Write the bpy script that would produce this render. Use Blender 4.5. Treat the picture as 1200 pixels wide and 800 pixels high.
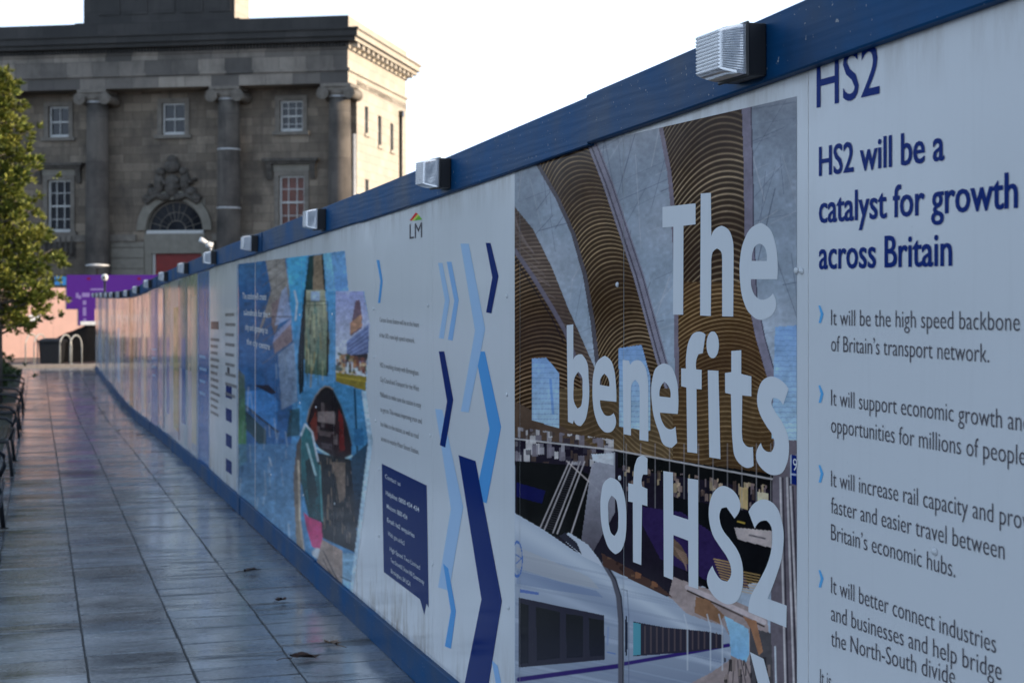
import bpy, math, random
import numpy as np
from mathutils import Vector, Matrix, noise as mnoise

for _o in list(bpy.data.objects):
    bpy.data.objects.remove(_o)
random.seed(7)
RNG = np.random.default_rng(7)
SC = bpy.context.scene
COL = SC.collection
R = math.radians

# ------------------------------------------------------------------ camera
CZ = 1.64                       # eye height above the paving under the camera
F, HZ = 1800.0, 345.0           # focal length and horizon row of the 1200 x 800 photograph
cd = bpy.data.cameras.new('camera')
cam = bpy.data.objects.new('camera', cd)
COL.objects.link(cam)
cam.location = (0, 0, CZ)
cam.rotation_euler = (R(90), 0, 0)
cd.sensor_width = 36.0
cd.lens = 54.0
cd.shift_y = -55.0 / 1200.0
cd.clip_start, cd.clip_end = 0.05, 3000
cd.dof.use_dof = True
cd.dof.focus_distance = 4.6
cd.dof.aperture_fstop = 6.4
SC.camera = cam

# ------------------------------------------------------------------ world, sun, exposure
SUN_EL = R(17)
SUN_AZ = R(98)                  # clockwise from +Y
w = bpy.data.worlds.new('World')
SC.world = w
w.use_nodes = True
nt = w.node_tree
nt.nodes.clear()
def wn(t, **k):
    n = nt.nodes.new(t)
    for a, b in k.items():
        setattr(n, a, b)
    return n
sky = wn('ShaderNodeTexSky', sky_type='NISHITA', sun_disc=False, sun_elevation=SUN_EL, sun_rotation=SUN_AZ,
         air_density=1.0, dust_density=1.2, ozone_density=1.5)
bg_sky = wn('ShaderNodeBackground'); bg_sky.inputs[1].default_value = 0.12
bg_cl = wn('ShaderNodeBackground'); bg_cl.inputs[0].default_value = (0.75, 0.925, 1.18, 1); bg_cl.inputs[1].default_value = 1.30
tc = wn('ShaderNodeTexCoord')
sep = wn('ShaderNodeSeparateXYZ')
mp = wn('ShaderNodeMapping'); mp.inputs['Scale'].default_value = (2.2, 2.2, 6.0)
nz = wn('ShaderNodeTexNoise'); nz.inputs['Scale'].default_value = 1.6; nz.inputs['Detail'].default_value = 6; nz.inputs['Roughness'].default_value = 0.55
r1 = wn('ShaderNodeMapRange', interpolation_type='SMOOTHSTEP'); r1.inputs[1].default_value = 0.46; r1.inputs[2].default_value = 0.66; r1.inputs[4].default_value = 0.85
r2 = wn('ShaderNodeMapRange', interpolation_type='SMOOTHSTEP'); r2.inputs[1].default_value = 0.10; r2.inputs[2].default_value = 0.42; r2.inputs[3].default_value = 1.0; r2.inputs[4].default_value = 0.0
mx = wn('ShaderNodeMath', operation='MAXIMUM')
mixs = wn('ShaderNodeMixShader')
wo = wn('ShaderNodeOutputWorld')
L = nt.links.new
L(tc.outputs['Generated'], sep.inputs[0]); L(tc.outputs['Generated'], mp.inputs[0]); L(mp.outputs[0], nz.inputs['Vector'])
L(nz.outputs[0], r1.inputs[0]); L(sep.outputs[2], r2.inputs[0])
L(r1.outputs[0], mx.inputs[0]); L(r2.outputs[0], mx.inputs[1])
L(sky.outputs[0], bg_sky.inputs[0])
L(mx.outputs[0], mixs.inputs[0]); L(bg_sky.outputs[0], mixs.inputs[1]); L(bg_cl.outputs[0], mixs.inputs[2])
L(mixs.outputs[0], wo.inputs[0])

sd = bpy.data.lights.new('sun', 'SUN')
sd.energy = 5.0
sd.angle = R(0.5)
sd.color = (1.0, 0.80, 0.57)
sun = bpy.data.objects.new('sun', sd)
COL.objects.link(sun)
_S = Vector((math.sin(SUN_AZ) * math.cos(SUN_EL), math.cos(SUN_AZ) * math.cos(SUN_EL), math.sin(SUN_EL)))
sun.rotation_euler = _S.to_track_quat('Z', 'Y').to_euler()
sun.location = (60, -8, 30)

SC.view_settings.view_transform = 'Standard'
SC.view_settings.look = 'None'
SC.view_settings.exposure = 0.34
SC.view_settings.gamma = 1.0
SC.render.engine = 'CYCLES'
SC.cycles.use_denoising = True
SC.cycles.max_bounces = 8
SC.cycles.sample_clamp_indirect = 6.0
SC.cycles.caustics_reflective = False
SC.cycles.caustics_refractive = False

# ------------------------------------------------------------------ site geometry
AX, SL = 1.78, 0.3089                       # front line of the hoarding: X = AX - SL*Y
_n = math.hypot(SL, 1)
EX = Vector((SL / _n, -1 / _n, 0))          # along the hoarding, towards the camera
NW = Vector((-1 / _n, -SL / _n, 0))         # out of the hoarding, over the path
_FY = np.array([-60, -10, 2.85, 3.53, 5.87, 7.2, 9.8, 12.5, 16, 18.2, 20.8, 23.56, 26.2, 28.6, 31, 34, 38, 47.1, 60, 2000.])
_FZ = np.array([.80, .80, .541, .519, .4605, .4268, .376, .327, .270, .226, .168, .092, .012, -.046, -.078, -.092, -.098, -.105, -.11, -.11])
_FM = None
def _slopes():
    global _FM
    h = np.diff(_FY); d = np.diff(_FZ) / h
    m = np.zeros(len(_FY)); m[0] = d[0]; m[-1] = d[-1]
    for i in range(1, len(_FY) - 1):
        m[i] = 0 if d[i - 1] * d[i] <= 0 else 2 * d[i - 1] * d[i] / (d[i - 1] + d[i])
    _FM = m
_slopes()
def fas(Y):                                  # underside of the fascia above eye level (the site falls gently away)
    Y = np.asarray(Y, float)
    i = np.clip(np.searchsorted(_FY, Y) - 1, 0, len(_FY) - 2)
    h = _FY[i + 1] - _FY[i]; t = np.clip((Y - _FY[i]) / h, 0, 1)
    return ((2*t**3 - 3*t**2 + 1) * _FZ[i] + (t**3 - 2*t**2 + t) * h * _FM[i] + (-2*t**3 + 3*t**2) * _FZ[i + 1] + (t**3 - t**2) * h * _FM[i + 1])
def fz(Y): return float(CZ + fas(Y))         # world height of the fascia underside
def gw(Y): return float(CZ + fas(Y) - 2.25)  # ground height beside the hoarding
def yfoot(X, Y):
    return ((X - AX) * (-SL / _n) + Y / _n) / _n
def gz(X, Y): return gw(yfoot(X, Y))
def wp(Y, d, z):                             # a point beside the hoarding: Y along it, d out of it
    return Vector((AX - SL * Y, Y, z)) + NW * d
def wpg(Y, d, h=0.0):
    return wp(Y, d, gw(Y) + h)
def on_wall(px, py, d=-0.02):                # photograph pixel -> point on the plane of the panels
    k = (px - 600.0) / F
    Y = (AX / _n - d) / (k / _n + SL / _n)
    return Y, CZ + (HZ - py) / F * Y
def on_ground(px, py):
    k = (px - 600.0) / F
    lo, hi = 2.0, 120.0
    for _ in range(60):
        m = (lo + hi) / 2
        y = HZ + F * (CZ - gz(k * m, m)) / m
        if y > py: lo = m
        else: hi = m
    return Vector((k * lo, lo, gz(k * lo, lo)))

# ------------------------------------------------------------------ helpers
ORG = {}
def tag(o, label=None, cat=None, group=None, kind=None):
    if label: o['label'] = label
    if cat: o['category'] = cat
    if group: o['group'] = group
    if kind: o['kind'] = kind
    return o
def thing(name, loc, label, cat, group=None, rz=0.0):
    o = bpy.data.objects.new(name, None)
    o.empty_display_size = 0.2
    COL.objects.link(o)
    o.location = loc
    o.rotation_euler = (0, 0, rz)
    ORG[o.name] = Vector(loc) if rz == 0 else Vector((0, 0, 0))
    return tag(o, label, cat, group)
class MB:
    def __init__(s):
        s.v = []; s.f = []; s.m = []; s.sm = []
    def vert(s, p):
        s.v.append(tuple(p)); return len(s.v) - 1
    def face(s, idx, mi=0, smooth=False):
        s.f.append(tuple(idx)); s.m.append(mi); s.sm.append(smooth)
    def poly(s, pts, mi=0, smooth=False):
        b = len(s.v); s.v += [tuple(p) for p in pts]
        s.face(range(b, b + len(pts)), mi, smooth)
    def prism(s, a, b, mi=0):                # two matching loops
        n = len(a); i = len(s.v)
        s.v += [tuple(p) for p in a] + [tuple(p) for p in b]
        s.face(list(range(i, i + n))[::-1], mi); s.face(range(i + n, i + 2 * n), mi)
        for k in range(n):
            q = (k + 1) % n
            s.face((i + k, i + q, i + n + q, i + n + k), mi)
    def box(s, x0, x1, y0, y1, z0, z1, mi=0):
        s.prism([(x0, y0, z0), (x1, y0, z0), (x1, y1, z0), (x0, y1, z0)], [(x0, y0, z1), (x1, y0, z1), (x1, y1, z1), (x0, y1, z1)], mi)
    def tube(s, pts, r, n=8, mi=0, cap=True, smooth=True):
        pts = [Vector(p) for p in pts]
        rs = r if isinstance(r, (list, tuple)) else [r] * len(pts)
        rings = []
        up = Vector((0, 0, 1))
        for i, p in enumerate(pts):
            t = (pts[min(i + 1, len(pts) - 1)] - pts[max(i - 1, 0)])
            t = t.normalized() if t.length > 1e-9 else Vector((0, 0, 1))
            a = t.cross(up)
            if a.length < 0.05: a = t.cross(Vector((1, 0, 0)))
            a.normalize(); b = t.cross(a)
            rings.append([s.vert(p + (a * math.cos(2 * math.pi * k / n) + b * math.sin(2 * math.pi * k / n)) * rs[i]) for k in range(n)])
        for i in range(len(rings) - 1):
            for k in range(n):
                q = (k + 1) % n
                s.face((rings[i][k], rings[i][q], rings[i + 1][q], rings[i + 1][k]), mi, smooth)
        if cap:
            s.face(rings[0][::-1], mi); s.face(rings[-1], mi)
    def lathe(s, prof, n=24, c=(0, 0, 0), mi=0, smooth=True):
        rings = []
        for r, z in prof:
            rings.append([s.vert((c[0] + r * math.cos(2 * math.pi * k / n), c[1] + r * math.sin(2 * math.pi * k / n), c[2] + z)) for k in range(n)])
        for i in range(len(rings) - 1):
            for k in range(n):
                q = (k + 1) % n
                s.face((rings[i][k], rings[i][q], rings[i + 1][q], rings[i + 1][k]), mi, smooth)
        s.face(rings[0][::-1], mi); s.face(rings[-1], mi)
    def build(s, name, mats, parent=None, bevel=0.0, local=False):
        """local: vertices already in the parent's own frame; else world coordinates."""
        me = bpy.data.meshes.new(name)
        o0 = Vector((0, 0, 0))
        if parent is not None and not local:
            o0 = ORG[parent.name]
        me.from_pydata([(a - o0.x, b - o0.y, c - o0.z) for a, b, c in s.v], [], s.f)
        mats = mats if isinstance(mats, (list, tuple)) else [mats]
        for m in mats: me.materials.append(m)
        me.polygons.foreach_set('material_index', s.m)
        me.polygons.foreach_set('use_smooth', s.sm)
        me.update()
        o = bpy.data.objects.new(name, me)
        COL.objects.link(o)
        if parent is not None:
            o.parent = parent
            ORG[o.name] = o0
        if bevel:
            b = o.modifiers.new('bevel', 'BEVEL'); b.width = bevel; b.segments = 2; b.limit_method = 'ANGLE'; b.angle_limit = R(35)
        return o
def copy_tree(o, parent=None):
    c = o.copy(); COL.objects.link(c)
    if parent is not None: c.parent = parent
    ORG[c.name] = ORG.get(o.name, Vector())
    for ch in list(o.children):
        copy_tree(ch, c)
    return c

# ------------------------------------------------------------------ materials
def lin(c):
    c = np.asarray(c, float) / 255.0
    return np.where(c <= 0.04045, c / 12.92, ((c + 0.055) / 1.055) ** 2.4)
REF = lin((142, 159, 181))
def ink(c, keep=0.010):                        # photographed colour of a print in the shade -> the ink's own colour
    return np.clip(0.78 * np.clip(lin(c) - keep, 0, 1) / (REF - keep), 0.006, 0.86)
class NT:
    def __init__(s, name):
        s.m = bpy.data.materials.new(name); s.m.use_nodes = True
        s.t = s.m.node_tree; s.b = s.t.nodes['Principled BSDF']
    def n(s, t, ins=None, **k):
        x = s.t.nodes.new(t)
        for a, b in k.items(): setattr(x, a, b)
        for a, b in (ins or {}).items(): x.inputs[a].default_value = b
        return x
    def l(s, a, b): s.t.links.new(a, b)
    def coord(s, scale=(1, 1, 1), rot=(0, 0, 0), which='Object'):
        c = s.n('ShaderNodeTexCoord'); m = s.n('ShaderNodeMapping', {'Scale': scale, 'Rotation': rot})
        s.l(c.outputs[which], m.inputs[0]); return m.outputs[0]
    def noise(s, vec, scale, detail=4, rough=0.55):
        x = s.n('ShaderNodeTexNoise', {'Scale': scale, 'Detail': detail, 'Roughness': rough}); s.l(vec, x.inputs['Vector']); return x.outputs[0]
    def ramp(s, val, stops, interp='LINEAR'):
        x = s.n('ShaderNodeValToRGB'); x.color_ramp.interpolation = interp
        e = x.color_ramp.elements
        while len(e) < len(stops): e.new(0.5)
        for i, (p, c) in enumerate(stops):
            e[i].position = p
            e[i].color = (c, c, c, 1) if isinstance(c, (int, float)) else (*c[:3], 1)
        s.l(val, x.inputs[0]); return x.outputs[0]
    def mix(s, fac, a, b, mode='MIX'):
        x = s.n('ShaderNodeMix', data_type='RGBA', blend_type=mode)
        for v, i in ((fac, 0), (a, 6), (b, 7)):
            if hasattr(v, 'links'): s.l(v, x.inputs[i])
            else: x.inputs[i].default_value = v if i == 0 else (*v[:3], 1)
        return x.outputs[2]
    def bump(s, h, strength=0.3, dist=0.01, prev=None):
        x = s.n('ShaderNodeBump', {'Strength': strength, 'Distance': dist}); s.l(h, x.inputs['Height'])
        if prev is not None: s.l(prev, x.inputs['Normal'])
        return x.outputs[0]
    def set(s, **k):
        for a, v in k.items():
            i = s.b.inputs[a.replace('_', ' ')]
            if hasattr(v, 'links'): s.l(v, i)
            else: i.default_value = (*v[:3], 1) if isinstance(v, (tuple, list, np.ndarray)) else v
        return s.m
def plain(name, col, rough=0.5, metal=0.0, var=0.15, scale=8.0, bump=0.0):
    t = NT(name); v = t.coord()
    n = t.noise(v, scale, 5)
    c = t.mix(t.ramp(n, [(0.3, 0.0), (0.7, 1.0)]), tuple(np.array(col) * (1 - var)), tuple(np.clip(np.array(col) * (1 + var), 0, 1)))
    k = dict(Base_Color=c, Roughness=rough, Metallic=metal)
    if bump: k['Normal'] = t.bump(n, bump, 0.01)
    return t.set(**k)
M = {}
def vinyl(name, col=None, spec=0.012):
    """Printed laminated board: colour from the ink (an attribute for pictures), glossy film, dust specks and rain streaks."""
    t = NT(name); v = t.coord()
    if col is None:
        a = t.n('ShaderNodeAttribute', attribute_name='Col'); base = a.outputs['Color']
    else:
        rgb = t.n('ShaderNodeRGB'); rgb.outputs[0].default_value = (*col, 1); base = rgb.outputs[0]
    big = t.noise(v, 1.6, 4)
    dirt = 1.0 if name.startswith('white') else 0.22
    if name.startswith('white laminated'):
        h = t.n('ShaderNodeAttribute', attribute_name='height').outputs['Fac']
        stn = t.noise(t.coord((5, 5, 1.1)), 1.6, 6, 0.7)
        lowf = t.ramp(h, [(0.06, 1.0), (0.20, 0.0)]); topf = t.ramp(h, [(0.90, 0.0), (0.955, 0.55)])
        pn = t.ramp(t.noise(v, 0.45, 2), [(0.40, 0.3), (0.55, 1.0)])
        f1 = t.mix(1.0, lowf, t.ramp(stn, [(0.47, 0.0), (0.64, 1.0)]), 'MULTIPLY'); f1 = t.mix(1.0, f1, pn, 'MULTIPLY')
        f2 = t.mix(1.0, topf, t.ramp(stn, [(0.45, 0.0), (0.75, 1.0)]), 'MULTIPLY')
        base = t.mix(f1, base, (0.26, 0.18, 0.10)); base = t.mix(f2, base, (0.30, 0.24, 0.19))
    base = t.mix(t.ramp(big, [(0.35, 0.0), (0.75, 0.035 * dirt)]), base, (0.42, 0.42, 0.40))
    st = t.noise(t.coord((9, 9, 0.5)), 3.0, 4)
    base = t.mix(t.ramp(st, [(0.55, 0.0), (0.8, 0.06 * dirt)]), base, (0.30, 0.29, 0.27))
    sp = t.noise(v, 95, 2, 0.5)
    base = t.mix(t.ramp(sp, [(0.745, 0.0), (0.77, 0.22 * dirt)]), base, (0.50, 0.50, 0.50))
    ro = t.ramp(t.noise(v, 3.2, 5), [(0.3, 0.07), (0.75, 0.20)])
    bm = t.bump(t.noise(t.coord((1.2, 1.2, 0.35)), 1.4, 2), 0.10, 0.02)
    bm = t.bump(sp, 0.04, 0.002, bm)
    return t.set(Base_Color=base, Roughness=ro, Normal=bm, Specular_IOR_Level=spec)
M['panel'] = vinyl('white laminated board', (0.78, 0.785, 0.79), 0.10)
M['print'] = vinyl('printed picture film', None, 0.015)
M['navy'] = vinyl('navy film', (0.006, 0.028, 0.17))
M['navy2'] = vinyl('deep blue film', (0.006, 0.026, 0.14))
M['head'] = vinyl('heading blue film', (0.010, 0.034, 0.20))
M['lblue'] = vinyl('pale blue film', tuple(ink((112, 146, 196))))
M['lblue2'] = vinyl('soft blue film', tuple(ink((96, 136, 188))))
M['mblue'] = vinyl('mid blue film', tuple(ink((62, 118, 182))))
M['bullet'] = vinyl('bullet blue film', tuple(ink((70, 130, 190))))
M['white'] = vinyl('white film', (0.80, 0.81, 0.82))
M['greytext'] = vinyl('dark grey lettering', tuple(ink((62, 66, 78))))
M['midtext'] = vinyl('grey lettering', tuple(ink((92, 100, 112))))
M['red'] = vinyl('red film', tuple(ink((150, 50, 50)))); M['yellow'] = vinyl('yellow film', tuple(ink((185, 175, 80)))); M['green'] = vinyl('green film', tuple(ink((80, 140, 60))))
M['paleviolet'] = vinyl('pale violet film', (0.22, 0.17, 0.42)); M['maroon'] = vinyl('maroon film', (0.14, 0.012, 0.05))
M['purplefilm'] = vinyl('purple film', (0.075, 0.022, 0.22))

def painted_wood(name, col):
    t = NT(name)
    ang = math.atan2(EX.y, EX.x)
    vr = t.n('ShaderNodeMapping', {'Rotation': (0, 0, -ang), 'Scale': (1, 1, 1)})
    c = t.n('ShaderNodeTexCoord'); t.l(c.outputs['Object'], vr.inputs[0])
    sc = t.n('ShaderNodeMapping', {'Scale': (1.2, 26, 26)}); t.l(vr.outputs[0], sc.inputs[0])
    g = t.noise(sc.outputs[0], 3.0, 6, 0.6)
    wv = t.n('ShaderNodeTexWave', {'Scale': 1.2, 'Distortion': 9.0, 'Detail': 3.0, 'Detail Scale': 1.2}, wave_type='RINGS')
    sc2 = t.n('ShaderNodeMapping', {'Scale': (0.8, 9, 9)}); t.l(vr.outputs[0], sc2.inputs[0]); t.l(sc2.outputs[0], wv.inputs['Vector'])
    big = t.noise(t.coord(), 2.5, 5)
    base = t.mix(t.ramp(big, [(0.3, 0.0), (0.7, 1.0)]), tuple(np.array(col) * 0.6), tuple(np.array(col) * 1.45))
    base = t.mix(t.ramp(g, [(0.5, 0.0), (0.8, 0.22)]), base, tuple(np.array(col) * 0.6))
    chips = t.noise(t.coord(), 60, 3, 0.6)
    base = t.mix(t.ramp(chips, [(0.69, 0.0), (0.71, 0.75)]), base, (0.42, 0.42, 0.40))
    bm = t.bump(g, 0.22, 0.003); bm = t.bump(wv.outputs['Fac'], 0.12, 0.003, bm)
    return t.set(Base_Color=base, Roughness=t.ramp(big, [(0.3, 0.38), (0.7, 0.6)]), Normal=bm, Specular_IOR_Level=0.10)
M['bluewood'] = painted_wood('blue painted timber', (0.004, 0.060, 0.165))
M['black'] = plain('black moulded plastic', (0.012, 0.012, 0.014), 0.45)
M['steel'] = plain('galvanised steel', (0.55, 0.56, 0.57), 0.3, 0.9)
M['dullsteel'] = plain('dull galvanised tube', (0.42, 0.42, 0.40), 0.6, 0.1)
M['blackmetal'] = plain('black powder coated steel', (0.018, 0.018, 0.02), 0.32, 0.0, 0.3)
M['seatmetal'] = plain('dark grey steel slats', (0.06, 0.062, 0.07), 0.22, 0.3, 0.2)
M['paintwhite'] = plain('white painted metal', (0.75, 0.75, 0.74), 0.35)
M['bolt'] = plain('white plastic cap', (0.74, 0.75, 0.76), 0.2)

def glass_lens():
    t = NT('clear prismatic polycarbonate')
    return t.set(Base_Color=(0.97, 0.97, 0.98), Roughness=0.04, Transmission_Weight=0.42, IOR=1.5, Specular_IOR_Level=1.0, Metallic=0.30)
M['lens'] = glass_lens()
M['reflector'] = plain('white lamp tray', (0.8, 0.8, 0.8), 0.25)

def paver_mat():
    t = NT('wet stone slabs')
    a = t.n('ShaderNodeAttribute', attribute_name='Col')
    v = t.coord()
    fine = t.noise(v, 45, 5, 0.65)
    mid = t.noise(v, 2.6, 5, 0.6)
    base = t.mix(t.ramp(fine, [(0.3, 0.0), (0.75, 1.0)]), (0.21, 0.228, 0.25), (0.38, 0.405, 0.435))
    base = t.mix(1.0, base, a.outputs['Color'], 'MULTIPLY')
    base = t.mix(t.ramp(mid, [(0.46, 0.0), (0.66, 0.42)]), base, (0.08, 0.087, 0.10))
    blot = t.noise(t.coord((1, 1, 1)), 7.0, 6, 0.65)
    base = t.mix(t.ramp(blot, [(0.60, 0.0), (0.70, 0.35)]), base, (0.07, 0.062, 0.05))
    ang = math.atan2(EX.y, EX.x)
    c = t.n('ShaderNodeTexCoord'); m1 = t.n('ShaderNodeMapping', {'Rotation': (0, 0, -ang)}); t.l(c.outputs['Object'], m1.inputs[0])
    m2 = t.n('ShaderNodeMapping', {'Scale': (2.2, 0.8, 1)}); t.l(m1.outputs[0], m2.inputs[0])
    wet = t.noise(m2.outputs[0], 1.1, 5, 0.6)
    ro = t.ramp(wet, [(0.38, 0.06), (0.52, 0.13), (0.68, 0.28)])
    ro2 = t.mix(0.12, ro, t.ramp(fine, [(0.3, 0.15), (0.7, 0.6)]))
    m3 = t.n('ShaderNodeMapping', {'Scale': (11.0, 1.6, 1)}); t.l(m1.outputs[0], m3.inputs[0])
    stk = t.noise(m3.outputs[0], 1.0, 6, 0.7)
    patch = t.ramp(t.noise(m1.outputs[0], 0.55, 3), [(0.40, 0.15), (0.60, 1.0)])
    sf = t.mix(1.0, t.ramp(stk, [(0.52, 0.0), (0.60, 0.85)]), patch, 'MULTIPLY')
    base = t.mix(sf, base, (0.045, 0.047, 0.05))
    ro2 = t.mix(sf, ro2, (0.5, 0.5, 0.5))
    dw = t.ramp(wet, [(0.36, 0.55), (0.44, 0.0)])
    base = t.mix(dw, base, (0.055, 0.058, 0.064))
    bm = t.bump(fine, 0.09, 0.003); bm = t.bump(blot, 0.08, 0.005, bm)
    return t.set(Base_Color=base, Roughness=ro2, Normal=bm, Specular_IOR_Level=1.0)
M['paver'] = paver_mat()
M['bed'] = plain('dark wet joint sand', (0.018, 0.017, 0.016), 0.6, 0, 0.3, 20)
def ground_mat():
    t = NT('paved ground')
    v = t.coord(); n = t.noise(v, 0.6, 6); f = t.noise(v, 14, 5)
    base = t.mix(t.ramp(n, [(0.3, 0.0), (0.7, 1.0)]), (0.07, 0.068, 0.066), (0.14, 0.13, 0.12))
    base = t.mix(t.ramp(f, [(0.4, 0.0), (0.7, 0.5)]), base, (0.05, 0.05, 0.05))
    return t.set(Base_Color=base, Roughness=t.ramp(n, [(0.35, 0.35), (0.65, 0.75)]), Normal=t.bump(f, 0.3, 0.01))
M['ground'] = ground_mat()
M['soil'] = plain('dark planted soil', (0.035, 0.036, 0.018), 0.9, 0, 0.5, 9, 0.5)
M['kerb'] = plain('pale stone kerb', (0.30, 0.26, 0.23), 0.6, 0, 0.2, 12, 0.2)

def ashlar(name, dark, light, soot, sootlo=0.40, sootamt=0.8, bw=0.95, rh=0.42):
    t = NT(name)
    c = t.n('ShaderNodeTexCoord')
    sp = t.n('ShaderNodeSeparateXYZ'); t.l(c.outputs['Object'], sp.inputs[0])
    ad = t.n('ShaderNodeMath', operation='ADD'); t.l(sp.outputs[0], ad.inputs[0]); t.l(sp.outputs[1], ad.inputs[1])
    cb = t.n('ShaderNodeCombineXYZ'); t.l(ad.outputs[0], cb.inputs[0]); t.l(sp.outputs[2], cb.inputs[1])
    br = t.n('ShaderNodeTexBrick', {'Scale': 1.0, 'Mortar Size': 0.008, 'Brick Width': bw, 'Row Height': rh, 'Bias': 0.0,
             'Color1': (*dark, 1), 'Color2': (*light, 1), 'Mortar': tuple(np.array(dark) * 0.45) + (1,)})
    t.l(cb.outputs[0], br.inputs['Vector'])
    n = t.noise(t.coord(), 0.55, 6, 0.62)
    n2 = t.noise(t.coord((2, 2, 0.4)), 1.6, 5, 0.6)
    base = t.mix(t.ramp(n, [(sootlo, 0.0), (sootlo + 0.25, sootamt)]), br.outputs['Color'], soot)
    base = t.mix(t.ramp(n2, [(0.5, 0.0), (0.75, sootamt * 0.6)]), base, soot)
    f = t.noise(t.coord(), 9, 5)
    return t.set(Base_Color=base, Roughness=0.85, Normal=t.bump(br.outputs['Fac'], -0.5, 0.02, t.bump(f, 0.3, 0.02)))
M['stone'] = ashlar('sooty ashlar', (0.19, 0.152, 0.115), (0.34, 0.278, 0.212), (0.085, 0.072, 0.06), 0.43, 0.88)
M['stoneclean'] = ashlar('cleaner side ashlar', (0.50, 0.45, 0.38), (0.60, 0.54, 0.45), (0.44, 0.36, 0.28), 0.5, 0.4)  # same stone as the front, coloured paler where the low sun strikes
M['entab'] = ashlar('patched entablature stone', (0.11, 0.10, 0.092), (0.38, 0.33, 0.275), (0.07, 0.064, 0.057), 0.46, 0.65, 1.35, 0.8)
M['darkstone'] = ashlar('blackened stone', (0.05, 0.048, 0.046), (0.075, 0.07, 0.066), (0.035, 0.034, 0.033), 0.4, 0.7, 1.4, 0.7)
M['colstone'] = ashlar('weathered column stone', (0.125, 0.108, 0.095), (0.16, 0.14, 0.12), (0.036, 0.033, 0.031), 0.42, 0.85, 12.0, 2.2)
M['surround'] = plain('window surround stone', (0.22, 0.195, 0.165), 0.85, 0, 0.25, 3, 0.2)
M['carving'] = plain('sooty carved stone', (0.105, 0.093, 0.08), 0.9, 0, 0.4, 4, 0.3)
M['palestone'] = plain('paler stone lintel', (0.26, 0.24, 0.20), 0.85, 0, 0.15, 3, 0.2)
M['sash'] = plain('off white sash', (0.62, 0.62, 0.60), 0.4, 0, 0.08)
M['pane'] = NT('dark window glass').set(Base_Color=(0.012, 0.015, 0.02), Roughness=0.05, Specular_IOR_Level=0.4)
M['dimpane'] = NT('old dark glass').set(Base_Color=(0.01, 0.012, 0.018), Roughness=0.08, Specular_IOR_Level=0.12)
M['blind'] = plain('red brown boarding', (0.16, 0.05, 0.032), 0.4, 0, 0.3, 2)
M['reddoor'] = plain('red painted door', (0.24, 0.016, 0.014), 0.4, 0, 0.15, 3)
M['lead'] = plain('pale lead strap', (0.55, 0.56, 0.57), 0.45, 0.2)
M['pink'] = plain('salmon painted board', (0.80, 0.49, 0.40), 0.6, 0, 0.05, 2)
M['cover'] = plain('black tarpaulin', (0.006, 0.006, 0.007), 0.8, 0, 0.3, 6, 0.6)
M['cover'].node_tree.nodes['Principled BSDF'].inputs['Specular IOR Level'].default_value = 0.12

# ------------------------------------------------------------------ ground and path (setting)
def grid_mesh(name, xs, ys, mat, dz):
    xs = np.asarray(xs); ys = np.asarray(ys)
    b = MB()
    for y in ys:
        for x in xs:
            b.vert((x, y, gz(x, y) + dz))
    nx = len(xs)
    for j in range(len(ys) - 1):
        for i in range(nx - 1):
            a = j * nx + i
            b.face((a, a + 1, a + nx + 1, a + nx), 0, True)
    return b.build(name, mat)
gx = np.concatenate([[-1500, -600, -250, -120, -70], np.arange(-45, 46, 3.0), [70, 120, 250, 600, 1500]])
gy = np.concatenate([[-400, -120, -40, -15], np.arange(-6, 66, 1.5), [75, 90, 120, 200, 400, 900, 2200]])
tag(grid_mesh('ground', gx, gy, M['ground'], -0.03), kind='structure')

PATH_L = 2.15
pb = MB()                                    # bed under the slabs
ysP = np.arange(-3, 50.01, 0.75)
for y in ysP:
    pb.vert(wpg(y, -0.04, -0.006)); pb.vert(wpg(y, PATH_L, -0.006))
for i in range(len(ysP) - 1):
    pb.face((2 * i, 2 * i + 1, 2 * i + 3, 2 * i + 2), 0, True)
tag(pb.build('path_bed', M['bed']), kind='structure')
sb = MB(); scol = []
wcol = 0.492; gap = 0.006
ncol = int(PATH_L / wcol) + 1
for c in range(ncol):
    d0 = c * wcol - 0.03 + 0.025; d1 = min(d0 + wcol - gap, PATH_L)
    if d1 - d0 < 0.1: continue
    y = -3 + random.uniform(0, .4)
    while y < 49.6:
        ln = random.choice([0.20, 0.24, 0.28, 0.32, 0.36, 0.42])
        y1 = min(y + ln, 49.9)
        shade = random.uniform(0.78, 1.18); warm = random.uniform(-0.05, 0.06)
        j = random.uniform(-0.0022, 0.0022); tx = random.uniform(-0.0035, 0.0035); ty = random.uniform(-0.003, 0.003)
        e = 0.004
        loop = []
        for (yy, dd) in ((y + gap * .8, d0), (y + gap * .8, d1), (y1 - gap * .8, d1), (y1 - gap * .8, d0)):
            loop.append((yy + random.uniform(-.002, .002), dd + random.uniform(-.0025, .0025)))
        b0 = len(sb.v)
        for k, (yy, dd) in enumerate(loop):
            h = j + tx * (1 if k in (1, 2) else -1) * .5 + ty * (1 if k > 1 else -1) * .5
            iy = yy + (e if k < 2 else -e); idd = dd + (e if k in (0, 3) else -e)
            sb.vert(wpg(iy, idd, h))
        for k, (yy, dd) in enumerate(loop):
            sb.vert(wpg(yy, dd, -0.012))
        sb.face((b0, b0 + 1, b0 + 2, b0 + 3))
        for k in range(4):
            q = (k + 1) % 4
            sb.face((b0 + 4 + k, b0 + 4 + q, b0 + q, b0 + k))
        scol += [(shade * (1 + warm), shade, shade * (1 - warm), 1)] * 8
        y = y1
path = sb.build('path', M['paver'])
ca = path.data.color_attributes.new('Col', 'FLOAT_COLOR', 'POINT')
ca.data.foreach_set('color', np.array(scol, dtype=np.float32).ravel())
tag(path, kind='structure')

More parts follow.
